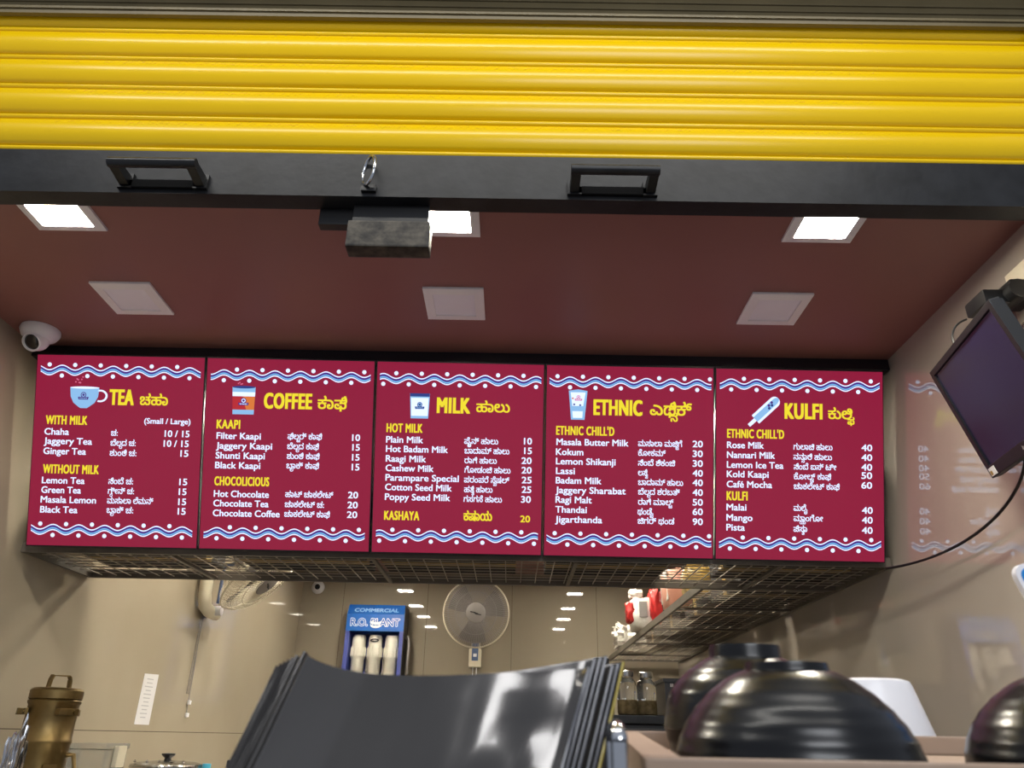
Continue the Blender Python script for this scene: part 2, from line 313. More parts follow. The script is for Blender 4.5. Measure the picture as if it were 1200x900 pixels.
BOARD_W, BOARD_H = 0.5084, 0.5737
BOARD_TEXT = [
  [
    ('T', 'TEA', 0.2250, 0.2994, 0.1483),
    ('K', 'ಚಹಾ', 0.3170, 0.4024, 0.1472),
    ('S', 'WITH MILK', 0.0371, 0.1627, 0.2108),
    ('w', '(Small / Large)', 0.3337, 0.4733, 0.2035),
    ('w', 'Chaha', 0.0352, 0.1093, 0.2425),
    ('k', 'ಚ:', 0.2356, 0.2561, 0.2421),
    ('w', '10 / 15', 0.3971, 0.4720, 0.2422),
    ('w', 'Jaggery Tea', 0.0354, 0.1804, 0.2706),
    ('k', 'ಬೆಲ್ಲದ ಚ:', 0.2356, 0.3118, 0.2719),
    ('w', '10 / 15', 0.3955, 0.4710, 0.2718),
    ('w', 'Ginger Tea', 0.0356, 0.1637, 0.3010),
    ('k', 'ಶುಂಠಿ ಚ:', 0.2349, 0.3154, 0.3021),
    ('w', '15', 0.4473, 0.4715, 0.3008),
    ('S', 'WITHOUT MILK', 0.0374, 0.2054, 0.3579),
    ('w', 'Lemon Tea', 0.0362, 0.1646, 0.3884),
    ('k', 'ನಿಂಬೆ ಚ:', 0.2355, 0.3099, 0.3866),
    ('w', '15', 0.4480, 0.4721, 0.3860),
    ('w', 'Green Tea', 0.0363, 0.1551, 0.4170),
    ('k', 'ಗ್ರೀನ್ ಚ:', 0.2355, 0.3142, 0.4158),
    ('w', '15', 0.4478, 0.4712, 0.4153),
    ('w', 'Masala Lemon', 0.0358, 0.2018, 0.4458),
    ('k', 'ಮಸಾಲಾ ಲೆಮನ್', 0.2347, 0.3732, 0.4445),
    ('w', '15', 0.4477, 0.4717, 0.4452),
    ('w', 'Black Tea', 0.0360, 0.1480, 0.4755),
    ('k', 'ಬ್ಲಾಕ್ ಚ:', 0.2347, 0.3147, 0.4728),
    ('w', '15', 0.4474, 0.4715, 0.4736),
  ],
  [
    ('T', 'COFFEE', 0.1765, 0.3228, 0.1495),
    ('K', 'ಕಾಫಿ', 0.3393, 0.4285, 0.1478),
    ('S', 'KAAPI', 0.0371, 0.1083, 0.2133),
    ('w', 'Filter Kaapi', 0.0384, 0.1721, 0.2448),
    ('k', 'ಫಿಲ್ಟರ್ ಕಾಫಿ', 0.2525, 0.3564, 0.2414),
    ('w', '10', 0.4469, 0.4711, 0.2428),
    ('w', 'Jaggery Kaapi', 0.0383, 0.2073, 0.2743),
    ('k', 'ಬೆಲ್ಲದ ಕಾಫಿ', 0.2521, 0.3481, 0.2715),
    ('w', '15', 0.4484, 0.4712, 0.2720),
    ('w', 'Shunti Kaapi', 0.0381, 0.1864, 0.3038),
    ('k', 'ಶುಂಠಿ ಕಾಫಿ', 0.2524, 0.3511, 0.3007),
    ('w', '15', 0.4486, 0.4713, 0.3019),
    ('w', 'Black Kaapi', 0.0379, 0.1740, 0.3331),
    ('k', 'ಬ್ಲಾಕ್ ಕಾಫಿ', 0.2520, 0.3506, 0.3292),
    ('w', '15', 0.4486, 0.4721, 0.3311),
    ('S', 'CHOCOLICIOUS', 0.0379, 0.2028, 0.3838),
    ('w', 'Hot Chocolate', 0.0379, 0.2033, 0.4184),
    ('k', 'ಹಾಟ್ ಚಾಕಲೇಟ್', 0.2521, 0.3964, 0.4150),
    ('w', '20', 0.4403, 0.4708, 0.4148),
    ('w', 'Chocolate Tea', 0.0377, 0.2036, 0.4466),
    ('k', 'ಚಾಕಲೇಟ್ ಚ:', 0.2517, 0.3697, 0.4450),
    ('w', '20', 0.4397, 0.4708, 0.4444),
    ('w', 'Chocolate Coffee', 0.0375, 0.2379, 0.4758),
    ('k', 'ಚಾಕಲೇಟ್ ಕಾಫಿ', 0.2513, 0.3882, 0.4736),
    ('w', '20', 0.4391, 0.4702, 0.4733),
  ],
  [
    ('T', 'MILK', 0.1846, 0.2861, 0.1526),
    ('K', 'ಹಾಲು', 0.3040, 0.4060, 0.1476),
    ('S', 'HOT MILK', 0.0345, 0.1437, 0.2140),
    ('w', 'Plain Milk', 0.0343, 0.1461, 0.2457),
    ('k', 'ಪ್ಲೈನ್ ಹಾಲು', 0.2700, 0.3728, 0.2447),
    ('w', '10', 0.4502, 0.4746, 0.2429),
    ('w', 'Hot Badam Milk', 0.0347, 0.2216, 0.2736),
    ('k', 'ಬಾದಾಮ್ ಹಾಲು', 0.2715, 0.4070, 0.2739),
    ('w', '15', 0.4514, 0.4750, 0.2718),
    ('w', 'Raagi Milk', 0.0351, 0.1565, 0.3029),
    ('k', 'ರಾಗಿ ಹಾಲು', 0.2722, 0.3697, 0.3030),
    ('w', '20', 0.4440, 0.4748, 0.3015),
    ('w', 'Cashew Milk', 0.0354, 0.1800, 0.3313),
    ('k', 'ಗೋಡಂಬಿ ಹಾಲು', 0.2730, 0.4117, 0.3313),
    ('w', '20', 0.4446, 0.4753, 0.3302),
    ('w', 'Parampare Special', 0.0359, 0.2566, 0.3597),
    ('k', 'ಪರಂಪರೆ ಸ್ಪೆಷಲ್', 0.2723, 0.4087, 0.3606),
    ('w', '25', 0.4458, 0.4758, 0.3596),
    ('w', 'Cotton Seed Milk', 0.0355, 0.2362, 0.3883),
    ('k', 'ಹತ್ತಿ ಹಾಲು', 0.2731, 0.3588, 0.3896),
    ('w', '25', 0.4463, 0.4755, 0.3882),
    ('w', 'Poppy Seed Milk', 0.0359, 0.2321, 0.4174),
    ('k', 'ಗಸಗಸೆ ಹಾಲು', 0.2724, 0.3878, 0.4185),
    ('w', '30', 0.4447, 0.4746, 0.4174),
    ('S', 'KASHAYA', 0.0353, 0.1410, 0.4761),
    ('K', 'ಕಷಾಯ', 0.2732, 0.3593, 0.4733),
    ('y', '20', 0.4436, 0.4734, 0.4756),
  ],
  [
    ('T', 'ETHNIC', 0.1435, 0.2923, 0.1488),
    ('K', 'ಎಥ್ನಿಕ್', 0.3145, 0.4427, 0.1460),
    ('S', "ETHNIC CHILL'D", 0.0318, 0.2080, 0.2114),
    ('w', 'Masala Butter Milk', 0.0331, 0.2512, 0.2425),
    ('k', 'ಮಸಾಲಾ ಮಜ್ಜಿಗೆ', 0.2798, 0.4134, 0.2411),
    ('w', '20', 0.4447, 0.4759, 0.2408),
    ('w', 'Kokum', 0.0322, 0.1152, 0.2725),
    ('k', 'ಕೋಕಮ್', 0.2801, 0.3639, 0.2698),
    ('w', '30', 0.4448, 0.4760, 0.2701),
    ('w', 'Lemon Shikanji', 0.0327, 0.2127, 0.3006),
    ('k', 'ನಿಂಬೆ ಶಿಕಂಜಿ', 0.2804, 0.3926, 0.2995),
    ('w', '30', 0.4450, 0.4761, 0.2995),
    ('w', 'Lassi', 0.0332, 0.0904, 0.3296),
    ('k', 'ಲಸ್ಸಿ', 0.2807, 0.3105, 0.3292),
    ('w', '40', 0.4452, 0.4763, 0.3287),
    ('w', 'Badam Milk', 0.0331, 0.1707, 0.3579),
    ('k', 'ಬಾದಾಮ್ ಹಾಲು', 0.2810, 0.4170, 0.3577),
    ('w', '40', 0.4453, 0.4764, 0.3572),
    ('w', 'Jaggery Sharabat', 0.0329, 0.2443, 0.3868),
    ('k', 'ಬೆಲ್ಲದ ಶರಬತ್', 0.2813, 0.4073, 0.3863),
    ('w', '40', 0.4455, 0.4765, 0.3864),
    ('w', 'Ragi Malt', 0.0334, 0.1424, 0.4155),
    ('k', 'ರಾಗಿ ಮಾಲ್ಟ್', 0.2816, 0.3885, 0.4165),
    ('w', '50', 0.4456, 0.4767, 0.4155),
    ('w', 'Thandai', 0.0332, 0.1279, 0.4449),
    ('k', 'ಥಂಡೈ', 0.2805, 0.3279, 0.4458),
    ('w', '60', 0.4458, 0.4768, 0.4438),
    ('w', 'Jigarthanda', 0.0331, 0.1745, 0.4741),
    ('k', 'ಜಿಗರ್ ಥಂಡ', 0.2808, 0.3910, 0.4732),
    ('w', '90', 0.4460, 0.4769, 0.4735),
  ],
  [
    ('T', 'KULFI', 0.2078, 0.3233, 0.1483),
    ('K', 'ಕುಲ್ಫಿ', 0.3400, 0.4201, 0.1466),
    ('S', "ETHNIC CHILL'D", 0.0337, 0.2066, 0.2099),
    ('w', 'Rose Milk', 0.0335, 0.1452, 0.2412),
    ('k', 'ಗುಲಾಬಿ ಹಾಲು', 0.2348, 0.3529, 0.2419),
    ('w', '40', 0.4405, 0.4733, 0.2420),
    ('w', 'Nannari Milk', 0.0334, 0.1790, 0.2708),
    ('k', 'ನನ್ನಾರಿ ಹಾಲು', 0.2345, 0.3512, 0.2718),
    ('w', '40', 0.4402, 0.4729, 0.2713),
    ('w', 'Lemon Ice Tea', 0.0332, 0.2044, 0.3004),
    ('k', 'ನಿಂಬೆ ಐಸ್ ಟೀ', 0.2356, 0.3641, 0.3016),
    ('w', '40', 0.4398, 0.4725, 0.3005),
    ('w', 'Kold Kaapi', 0.0331, 0.1598, 0.3286),
    ('k', 'ಕೋಲ್ಡ್ ಕಾಫಿ', 0.2354, 0.3485, 0.3309),
    ('w', '50', 0.4395, 0.4722, 0.3255),
    ('w', 'Café Mocha', 0.0329, 0.1700, 0.3590),
    ('k', 'ಚಾಕಲೇಟ್ ಕಾಫಿ', 0.2351, 0.3739, 0.3605),
    ('w', '60', 0.4392, 0.4718, 0.3547),
    ('S', 'KULFI', 0.0327, 0.0963, 0.3972),
    ('w', 'Malai', 0.0325, 0.0927, 0.4277),
    ('k', 'ಮಲೈ', 0.2345, 0.2761, 0.4253),
    ('w', '40', 0.4403, 0.4730, 0.4296),
    ('w', 'Mango', 0.0324, 0.1111, 0.4586),
    ('k', 'ಮ್ಯಾಂಗೋ', 0.2343, 0.3229, 0.4559),
    ('w', '40', 0.4400, 0.4726, 0.4587),
    ('w', 'Pista', 0.0322, 0.0881, 0.4878),
    ('k', 'ಪಿಸ್ತಾ', 0.2340, 0.2755, 0.4875),
    ('w', '40', 0.4396, 0.4722, 0.4891),
  ],
]
WAVES = [
  [(0.0132, 0.4970, 0.0473, 0.0392), (0.0119, 0.4939, 0.5252, 0.0389)],
  [(0.0131, 0.4968, 0.0512, 0.0913), (0.0127, 0.4942, 0.5250, 0.0904)],
  [(0.0098, 0.4997, 0.0522, 0.0592), (0.0126, 0.4976, 0.5225, 0.0616)],
  [(0.0093, 0.5007, 0.0512, 0.0333), (0.0083, 0.5025, 0.5230, 0.0326)],
  [(0.0116, 0.4974, 0.0474, 0.0847), (0.0106, 0.4973, 0.5248, 0.0817)],
]
ICONS = [(0.1056, 0.0640, 0.2183, 0.1610), (0.0798, 0.0707, 0.1508, 0.1699), (0.1027, 0.0954, 0.1630, 0.1713), (0.0682, 0.0733, 0.1250, 0.1654), (0.1018, 0.0860, 0.1881, 0.1743), ]


# ------------------------------------------------------------------ the setting
XL, XR, YF, YB, ZC, ZF = -1.5, 1.15, 1.26, 5.5, 1.08, -1.42
struct('floor', box(NB(), XL-0.1, XR+0.1, -3.0, YB+0.1, ZF-0.08, ZF), M['floor'])
struct('ceiling', box(NB(), XL, XR, YF, YB, ZC, ZC+0.06), M['ceiling'])
struct('wall_left', box(NB(), XL-0.1, XL, YF, YB+0.1, ZF, 2.0), M['wall_l'])
struct('wall_right', box(NB(), XR, XR+0.1, YF, YB+0.1, ZF, 2.0), M['wall_r'])
struct('wall_back', box(NB(), XL, XR, YB, YB+0.1, ZF, 2.0), M['wall_b'])
struct('wall_front', box(NB(), XL-0.1, XR+0.1, YF, YF+0.08, ZC+0.06, 2.0), M['plaster'])

# ------------------------------------------------------------------ rolling shutter
sh = thing('rolling_shutter', 'raised yellow rolling shutter with black bottom rail across the shop opening', 'shutter', (0, 1.2, 1.08))
prof = []
pitch = 0.0868
for k in range(5):
    z0 = 0.002 + k*pitch
    prof += [(0.018, z0), (0.003, z0+0.0008), (-0.0015, z0+0.006), (-0.001, z0+0.0105), (0.003, z0+0.0145), (0.0035, z0+0.016)]
    for j in range(13):
        t = j/12; prof.append((0.0035-0.0165*math.sin(PI*(0.06+0.90*t))**0.8, z0+0.0175+t*(pitch-0.0195)))
    prof.append((0.012, z0+pitch-0.0012))
bm = NB(); xs = [-1.58+i*0.05 for i in range(57)]
cols = [[bm.verts.new((x, y, z+0.0007*math.sin(x*3.1))) for (y, z) in prof] for x in xs]
for a, b in zip(cols[:-1], cols[1:]):
    for i in range(len(prof)-1): bm.faces.new((a[i], b[i], b[i+1], a[i+1]))
obj('slat_curtain', bm, M['yellow'], sh, smooth=50)
# black L-section bottom rail: web, then a flange turned inwards
obj('bottom_rail', prism(NB(), [(-0.004, 0.0), (0.004, 0.0), (0.004, -0.100), (0.040, -0.100), (0.040, -0.108), (-0.004, -0.108)], 'X', -1.58, 1.23), M['rail'], sh)
def handle(xc, m):
    bm = NB(); w = 0.0755
    for s in (-1, 1):
        prism(bm, [(-0.006, -0.072), (-0.006, -0.096), (-0.064, -0.090), (-0.064, -0.074)], 'X', xc+s*w-0.009, xc+s*w+0.009)
        prism(bm, [(xc+s*w-0.014, -0.100), (xc+s*w+0.014, -0.100), (xc+s*w+0.014, -0.066), (xc+s*w-0.014, -0.066)], 'Y', -0.012, -0.003)
    tube(bm, [(xc-w-0.010, -0.062, -0.082), (xc+w+0.010, -0.062, -0.082)], 0.0100, 12)
    hn = obj('handle', bm, m, sh, smooth=40)
    obj('handle_plate', box(NB(), xc-w-0.006, xc+w+0.006, -0.012, -0.003, -0.099, -0.080, 0.002), M['matte_black'], hn)
    return hn
handle(-0.712, M['black_gloss']); handle(0.186, M['rail'])
bm = NB(); tube(bm, [(-0.302+0.024*math.cos(a)*0.6, -0.018-0.015*math.cos(a), -0.054+0.034*math.sin(a)) for a in [2*PI*k/24 for k in range(24)]], 0.0036, 8, cyclic=True)
rg = obj('pull_ring', bm, M['chrome'], sh, smooth=60); rg['label'] = 'bright steel ring'
obj('ring_staple', box(NB(), -0.315, -0.285, -0.012, -0.003, -0.100, -0.084, 0.002), M['black_gloss'], sh)
bm = NB(); box(bm, -0.332, -0.171, -0.012, 0.028, -0.233, -0.172, 0.004)
lk = obj('lock_box', bm, M['scuffed'], sh); lk['label'] = 'scuffed steel lock box'
bm = NB(); box(bm, -0.405, -0.333, 0.036, 0.058, -0.147, -0.1085, 0.002); box(bm, -0.3328, -0.18, 0.0225, 0.0275, -0.172, -0.1085)  # bracket, then a black plate standing for the rail's shadow above the lock
obj('lock_bracket_and_shade', bm, M['black_plastic'], sh)

hd = thing('shutter_hood', 'dark hood over the rolled top of the yellow shutter, also its top shade band', 'shutter hood', (0, 1.180, 1.456))  # real lip, set lower so its dark band stands for shade on the top slats
bm = NB(); box(bm, -1.6, 1.25, -0.006, 0.004, 0.0, 0.5); box(bm, -1.6, 1.25, -0.16, -0.006, 0.13, 0.5)
for k in range(3): box(bm, -1.6, 1.25, -0.010, -0.006, 0.012+0.022*k, 0.020+0.022*k, 0.001)
obj('cover_plate', bm, M['hood'], hd)
for s, x in ((0, XL-0.08), (1, XR+0.0)):
    o = struct('trim_%d' % (s+1), prism(NB(), [(x, 1.16), (x+0.08, 1.16), (x+0.08, 1.25), (x, 1.25)], 'Z', ZF, 1.9), M['rail'])

# ------------------------------------------------------------------ ceiling lights
def ceiling_light(lit, label, group, x, y):
    s = 0.081; t = thing('ceiling_light', label, 'ceiling light', (x, y, ZC), group=group)
    bm = NB(); i_ = 0.056 if not lit else 0.060
    outer = [(-s, -s), (s, -s), (s, s), (-s, s)]; inner = [(-i_, -i_), (i_, -i_), (i_, i_), (-i_, i_)]
    lv = [[bm.verts.new((p[0], p[1], z)) for p in q] for q, z in ((outer, 0), (outer, -0.006), (inner, -0.009), (inner, -0.003))]
    for a, b in zip(lv[:-1], lv[1:]):
        for k in range(4): bm.faces.new((a[k], a[(k+1) % 4], b[(k+1) % 4], b[k]))
    obj('frame', bm, M['white_plastic'], t)
    obj('diffuser', box(NB(), -i_, i_, -i_, i_, -0.0055, -0.003), M['led'] if lit else M['led_off'], t)
    return t
LX = (-1.0578, -0.1709, 0.704); Y1, Y2 = 1.3834, 1.7745
lit0 = ceiling_light(True, 'lit square ceiling light at the front left, near the left shutter handle', 'lit square ceiling lights', LX[0], Y1)
dup(lit0, (LX[1], Y1, ZC), label='lit square ceiling light half hidden behind the hanging lock box')
dup(lit0, (LX[2], Y1, ZC), label='lit square ceiling light at the front right, nearest the wall monitor')
off0 = ceiling_light(False, 'unlit square ceiling light above the COFFEE and TEA boards, left one of the unlit row', 'unlit square ceiling lights', LX[0], Y2)
dup(off0, (LX[1], Y2, ZC), label='unlit square ceiling light above the MILK board, middle of the unlit row')
dup(off0, (LX[2], Y2, ZC), label='unlit square ceiling light above the KULFI board, right one of the unlit row')
ORD = ['first', 'second', 'third', 'fourth']
for i, y in enumerate((2.56, 3.30, 3.98, 4.74)):
    for x, sd in ((-0.87, 'left'), (0.51, 'right')):
        q = dup(lit0, (x, y, ZC), label='lit square ceiling light behind the menu boards, %s of the %s-hand row' % (ORD[i], sd)); q['group'] = 'lit ceiling lights behind the boards'

# ------------------------------------------------------------------ menu boards
PT, PZ, PYA, PY, PX0, GAP = 0.3785, 1.03, 0.0087, 2.0408, -1.4523, 0.0068
ux = Vector((math.cos(PYA), math.sin(PYA), 0))
dn = Vector((-math.sin(PYA)*math.sin(PT), math.cos(PYA)*math.sin(PT), -math.cos(PT)))
uz = -dn; uy = uz.cross(ux)
def capfit(bm, text, u0, u1, v, cap, dep, bold, mi=0, kan=False, sp=1.0):
    """line of text between u0 and u1 with its baseline v below the board top"""
    size = cap/0.70
    parts = kannada(text, size) if kan else [(words(text, size, 3, sp), 0, 0, 1.0)]
    b = mesh_bounds(parts[0][0]); b = (b[0], max(b[1], max(p[1]+mesh_bounds(p[0])[1]*p[3] if p[1] else b[1] for p in parts))); w = max(b[1]-b[0], 1e-6); sx = (u1-u0-2*bold)/w; sy = 1.0
    if kan:
        sy = min(max(sx, 0.86), 1.05)
    for me, dx, dy, sc in parts:
        for ox, oz in ((-bold, -bold*0.6), (bold, -bold*0.6), (-bold, bold*0.6), (bold, bold*0.6), (0, 0)):
            stamp(bm, me, lambda x, y: (u0+bold+((x if dx == 0 else x*sc+dx)-b[0])*sx+ox, dep, -v+(y*sc+dy)*sy+oz), mi)
def disc(bm, u, v, r, dep, mi=0, seg=14, ry=None):
    vs = [bm.verts.new((u+r*math.cos(2*PI*k/seg), dep, -v+(ry or r)*math.sin(2*PI*k/seg))) for k in range(seg)]
    f = bm.faces.new(vs); f.material_index = mi
def poly(bm, pts, dep, mi=0):
    f = bm.faces.new([bm.verts.new((u, dep, -v)) for u, v in pts]); f.material_index = mi
def ribbon(bm, u0, u1, fn, h0, h1, dep, mi=0, n=110):
    pr = None
    for i in range(n+1):
        u = u0+(u1-u0)*i/n; v = fn(u); a = bm.verts.new((u, dep, -(v+h0))); b = bm.verts.new((u, dep, -(v+h1)))
        if pr: f = bm.faces.new((pr[0], a, b, pr[1])); f.material_index = mi
        pr = (a, b)
def badge(bm, u, v, r, dep, a, b):
    """round medal over a ribbon banner"""
    disc(bm, u, v, r, dep, a, 18); disc(bm, u, v, r*0.72, dep-0.0002, b, 18); disc(bm, u, v, r*0.45, dep-0.0004, a, 12)
    poly(bm, [(u-1.9*r, v+0.75*r), (u+1.9*r, v+0.75*r), (u+1.7*r, v+1.7*r), (u-1.7*r, v+1.7*r)], dep-0.0006, a)
    for k in range(6): poly(bm, [(u-1.3*r+k*0.46*r, v+1.05*r), (u-1.3*r+k*0.46*r+0.28*r, v+1.05*r), (u-1.3*r+k*0.46*r+0.28*r, v+1.42*r), (u-1.3*r+k*0.46*r, v+1.42*r)], dep-0.0008, b)
PAL = ['b_white', 'b_pale', 'b_purple', 'b_pink', 'b_orange', 'b_red', 'b_navy', 'b_yellow']
def icon(i, t):
    u0, v0, u1, v1 = ICONS[i]; w, h = u1-u0, v1-v0; bm = NB(); d = -0.0012
    if i == 0:      # tea cup with handle and steam
        v0 += 0.034; h = v1-v0; cw = w*0.78
        sil = [(u0, v0), (u0+cw, v0), (u0+cw*0.97, v0+h*0.45), (u0+cw*0.86, v0+h*0.74), (u0+cw*0.68, v0+h*0.93), (u0+cw*0.60, v0+h), (u0+cw*0.38, v0+h), (u0+cw*0.30, v0+h*0.93), (u0+cw*0.13, v0+h*0.74), (u0+cw*0.03, v0+h*0.45)]
        poly(bm, sil, d, 1); disc(bm, u0+cw/2, v0+0.001, cw/2, d-0.0002, 0, 24, 0.0035)
        c = (u0+cw*1.04, v0+h*0.40); pts = [(c[0]+w*0.20*math.cos(a), c[1]-h*0.30*math.sin(a)) for a in [PI*0.62-PI*1.24*k/16 for k in range(17)]]
        for p, q in zip(pts[:-1], pts[1:]):
            m_ = [(c[0]+(x-c[0])*0.72, c[1]+(y-c[1])*0.72) for x, y in (p, q)]
            poly(bm, [p, q, m_[1], m_[0]], d, 0)
        badge(bm, u0+cw*0.47, v0+h*0.36, 0.0085, d-0.0004, 2, 1)
        ribbon(bm, 0, 1, lambda u: 0, 0, 0, d) if False else None
        for k in range(7): disc(bm, u0+cw*0.18+k*0.0035, v0-0.016-0.008*math.sin(k*1.3)-0.0012*k, 0.0026, d, 3, 8)
    elif i == 1:    # tumbler of filter coffee
        ins = w*0.05
        for a, b, m_ in ((0.16, 0.32, 1), (0.32, 0.45, 0), (0.45, 0.86, 5), (0.86, 1.0, 1)):
            poly(bm, [(u0+ins*a, v0+h*a), (u1-ins*a, v0+h*a), (u1-ins*b, v0+h*b), (u0+ins*b, v0+h*b)], d, m_)
        poly(bm, [(u0+w*0.45, v0+h*0.45), (u1-ins*0.45, v0+h*0.45), (u1-ins*0.86, v0+h*0.86), (u0+w*0.62, v0+h*0.86)], d-0.0001, 4)
        disc(bm, (u0+u1)/2, v0+h*0.17, w*0.49, d-0.0003, 6, 20, 0.004)
        badge(bm, u0+w*0.50, v0+h*0.58, 0.0085, d-0.0004, 2, 0)
        for k in range(4): disc(bm, u0+w*0.25+k*0.004, v0+0.006-0.003*math.sin(k*2), 0.0024, d, 3, 8)
    elif i == 2:    # glass of milk
        ins = w*0.06
        poly(bm, [(u0, v0), (u1, v0), (u1-ins, v1), (u0+ins, v1)], d, 1)
        poly(bm, [(u0+ins*0.1, v0), (u1-ins*0.1, v0), (u1-ins*0.2, v0+h*0.13), (u0+ins*0.2, v0+h*0.13)], d-0.0002, 6)
        poly(bm, [(u0+ins, v0+h*0.18), (u1-ins, v0+h*0.18), (u1-ins*1.5, v0+h*0.90), (u0+ins*1.5, v0+h*0.90)], d-0.0002, 0)
        badge(bm, (u0+u1)/2, v0+h*0.45, 0.0078, d-0.0006, 6, 1)
    elif i == 3:    # tall tumbler
        ins = w*0.14
        poly(bm, [(u0, v0+h*0.05), (u0+w*0.5, v0), (u1, v0+h*0.05), (u1-ins, v1), (u0+ins, v1)], d, 1)
        poly(bm, [(u0+w*0.10, v0+h*0.10), (u1-w*0.10, v0+h*0.10), (u1-w*0.22, v0+h*0.55), (u0+w*0.2, v0+h*0.55)], d-0.0002, 0)
        poly(bm, [(u0+w*0.2, v0+h*0.72), (u1-w*0.24, v0+h*0.72), (u1-w*0.26, v0+h*0.94), (u0+w*0.24, v0+h*0.94)], d-0.0002, 0)
        badge(bm, u0+w*0.52, v0+h*0.26, 0.0062, d-0.0004, 3, 0)
        for x, y, m_ in ((0.22, 0.30, 4), (0.30, 0.50, 6), (0.62, 0.52, 6)): disc(bm, u0+w*x, v0+h*y, 0.003, d-0.0008, m_, 10)
    else:           # ice bar on a stick, leaning
        cx, cy = (u0+u1)/2, (v0+v1)/2; ca, sa = math.cos(math.radians(43)), math.sin(math.radians(43))
        L = math.hypot(w, h)
        def R(a, b): return (cx+a*ca+b*sa, cy-a*sa+b*ca)
        bar = [(-0.28*L, -0.0165)] + [(0.36*L+0.0165*math.cos(a), 0.0165*math.sin(a)) for a in [-PI/2+PI*k/10 for k in range(11)]] + [(-0.28*L, 0.0165)]
        poly(bm, [R(a, b) for a, b in bar], d, 0)
        poly(bm, [R(a, b*0.55) for a, b in bar], d-0.0002, 1)
        poly(bm, [R(-0.5*L, -0.0055), R(-0.28*L, -0.0055), R(-0.28*L, 0.0055), R(-0.5*L, 0.0055)], d, 0)
        for k, (a, b) in enumerate(((0.20, -0.004), (0.26, 0.002), (0.30, -0.005), (0.16, 0.003))): disc(bm, *R(a*L, b), 0.0042, d-0.0004, 6 if k % 2 else 2, 10)
    o = obj('drink_picture' if i < 4 else 'ice_bar_picture', bm, [M[k] for k in PAL], t)
    o['label'] = ['picture of a pale blue tea cup', 'picture of a coffee tumbler', 'picture of a milk glass', 'picture of a tall glass', 'picture of a pale ice bar on a stick'][i]
BN = ['TEA', 'COFFEE', 'MILK', 'ETHNIC', 'KULFI']
BL = ['with a pale tea cup, leftmost of the row', 'with an orange coffee tumbler, second in the row', 'with a milk glass, middle of the row', 'with a tall glass, fourth in the row', 'with an ice bar, rightmost of the row']
for i in range(5):
    org = Vector((0, PY, PZ)) + ux*(PX0+i*(BOARD_W+GAP))
    mw = Matrix(((ux.x, uy.x, uz.x, org.x), (ux.y, uy.y, uz.y, org.y), (ux.z, uy.z, uz.z, org.z), (0, 0, 0, 1)))
    t = thing('menu_board', 'lit crimson %s menu board %s' % (BN[i], BL[i]), 'menu board', group='lit crimson menu boards', mw=mw)
    bm = NB(); box(bm, -0.0015, BOARD_W+0.0015, 0.001, 0.016, -BOARD_H-0.003, 0.003, 0.002)
    obj('housing', bm, M['housing'], t)
    bm = NB(); box(bm, 0.0015, BOARD_W-0.0015, -0.0004, 0.004, -BOARD_H+0.0015, -0.0015); obj('lit_face', bm, M['b_face'], t)
    for x in (0.12, BOARD_W-0.12):
        bm = NB(); box(bm, x-0.012, x+0.012, 0.016, 0.040, -0.30, -0.02, 0.001); obj('mounting_bracket', bm, M['housing'], t)
    for kind, text, u0, u1, v in BOARD_TEXT[i]:
        if kind in 'TSKy':
            bs = NB()
            if kind == 'T': capfit(bs, text, u0, u1, v, 0.0460, -0.0012, 0.0024, sp=1.10); nm = 'board_title'
            elif kind == 'S': capfit(bs, text, u0, u1, v, 0.0262, -0.0012, 0.0011, sp=1.10); nm = 'section_heading'
            elif kind == 'K': capfit(bs, text, u0, u1, v, 0.036 if v < 0.2 else 0.030, -0.0012, 0.0010, kan=True); nm = 'kannada_title' if v < 0.2 else 'kannada_heading'
            else: capfit(bs, text, u0, u1, v, 0.0195, -0.0012, 0.0007); nm = 'section_price'
            obj(nm, bs, M['b_yellow'], t)['label'] = 'yellow lettering'
        elif '(' in text:
            bs = NB(); capfit(bs, text, u0, u1, v, 0.0165, -0.0012, 0.0005); obj('size_note', bs, M['b_white'], t)['label'] = 'white size note'
        else:
            bs = NB(); capfit(bs, text, u0, u1, v, 0.0200 if kind == 'k' else 0.0195, -0.0012, 0.0004 if kind == 'k' else 0.0006, kan=kind == 'k')
            obj('kannada_name' if kind == 'k' else ('item_name' if u0 < 0.1 else 'item_price'), bs, M['b_white'], t)['label'] = 'white lettering'
    for (u0, u1, v, ph) in WAVES[i]:
        bm = NB(); per = 0.0772
        fn = lambda u: v + 0.0072*math.cos(2*PI*(u-ph)/per)
        ribbon(bm, u0, u1, fn, -0.0094, 0.0094, -0.0010, 0)
        ribbon(bm, u0, u1, fn, -0.0060, 0.0060, -0.0012, 2)
        ribbon(bm, u0, u1, fn, 0.0002, 0.0045, -0.0014, 1)
        k = -1
        while True:
            c = ph+k*per/2; k += 1
            if c > u1-0.002: break
            if c < u0+0.001: continue
            disc(bm, c, v+(-0.0165 if (k-1) % 2 == 0 else 0.0165), 0.0064, -0.0010, 0)
        obj('wave_border', bm, [M['b_white'], M['b_cyan'], M['b_purple']], t)
    icon(i, t)

mb = thing('added_dark_beam', 'added black beam darkening the gap between the ceiling and the menu boards', 'beam', (0, 2.085, ZC))  # added to darken the band above the boards; also gives them support
obj('beam_body', box(NB(), XL+0.002, XR-0.002, -0.020, 0.020, -0.036, -0.0005, 0.002), M['housing'], mb)

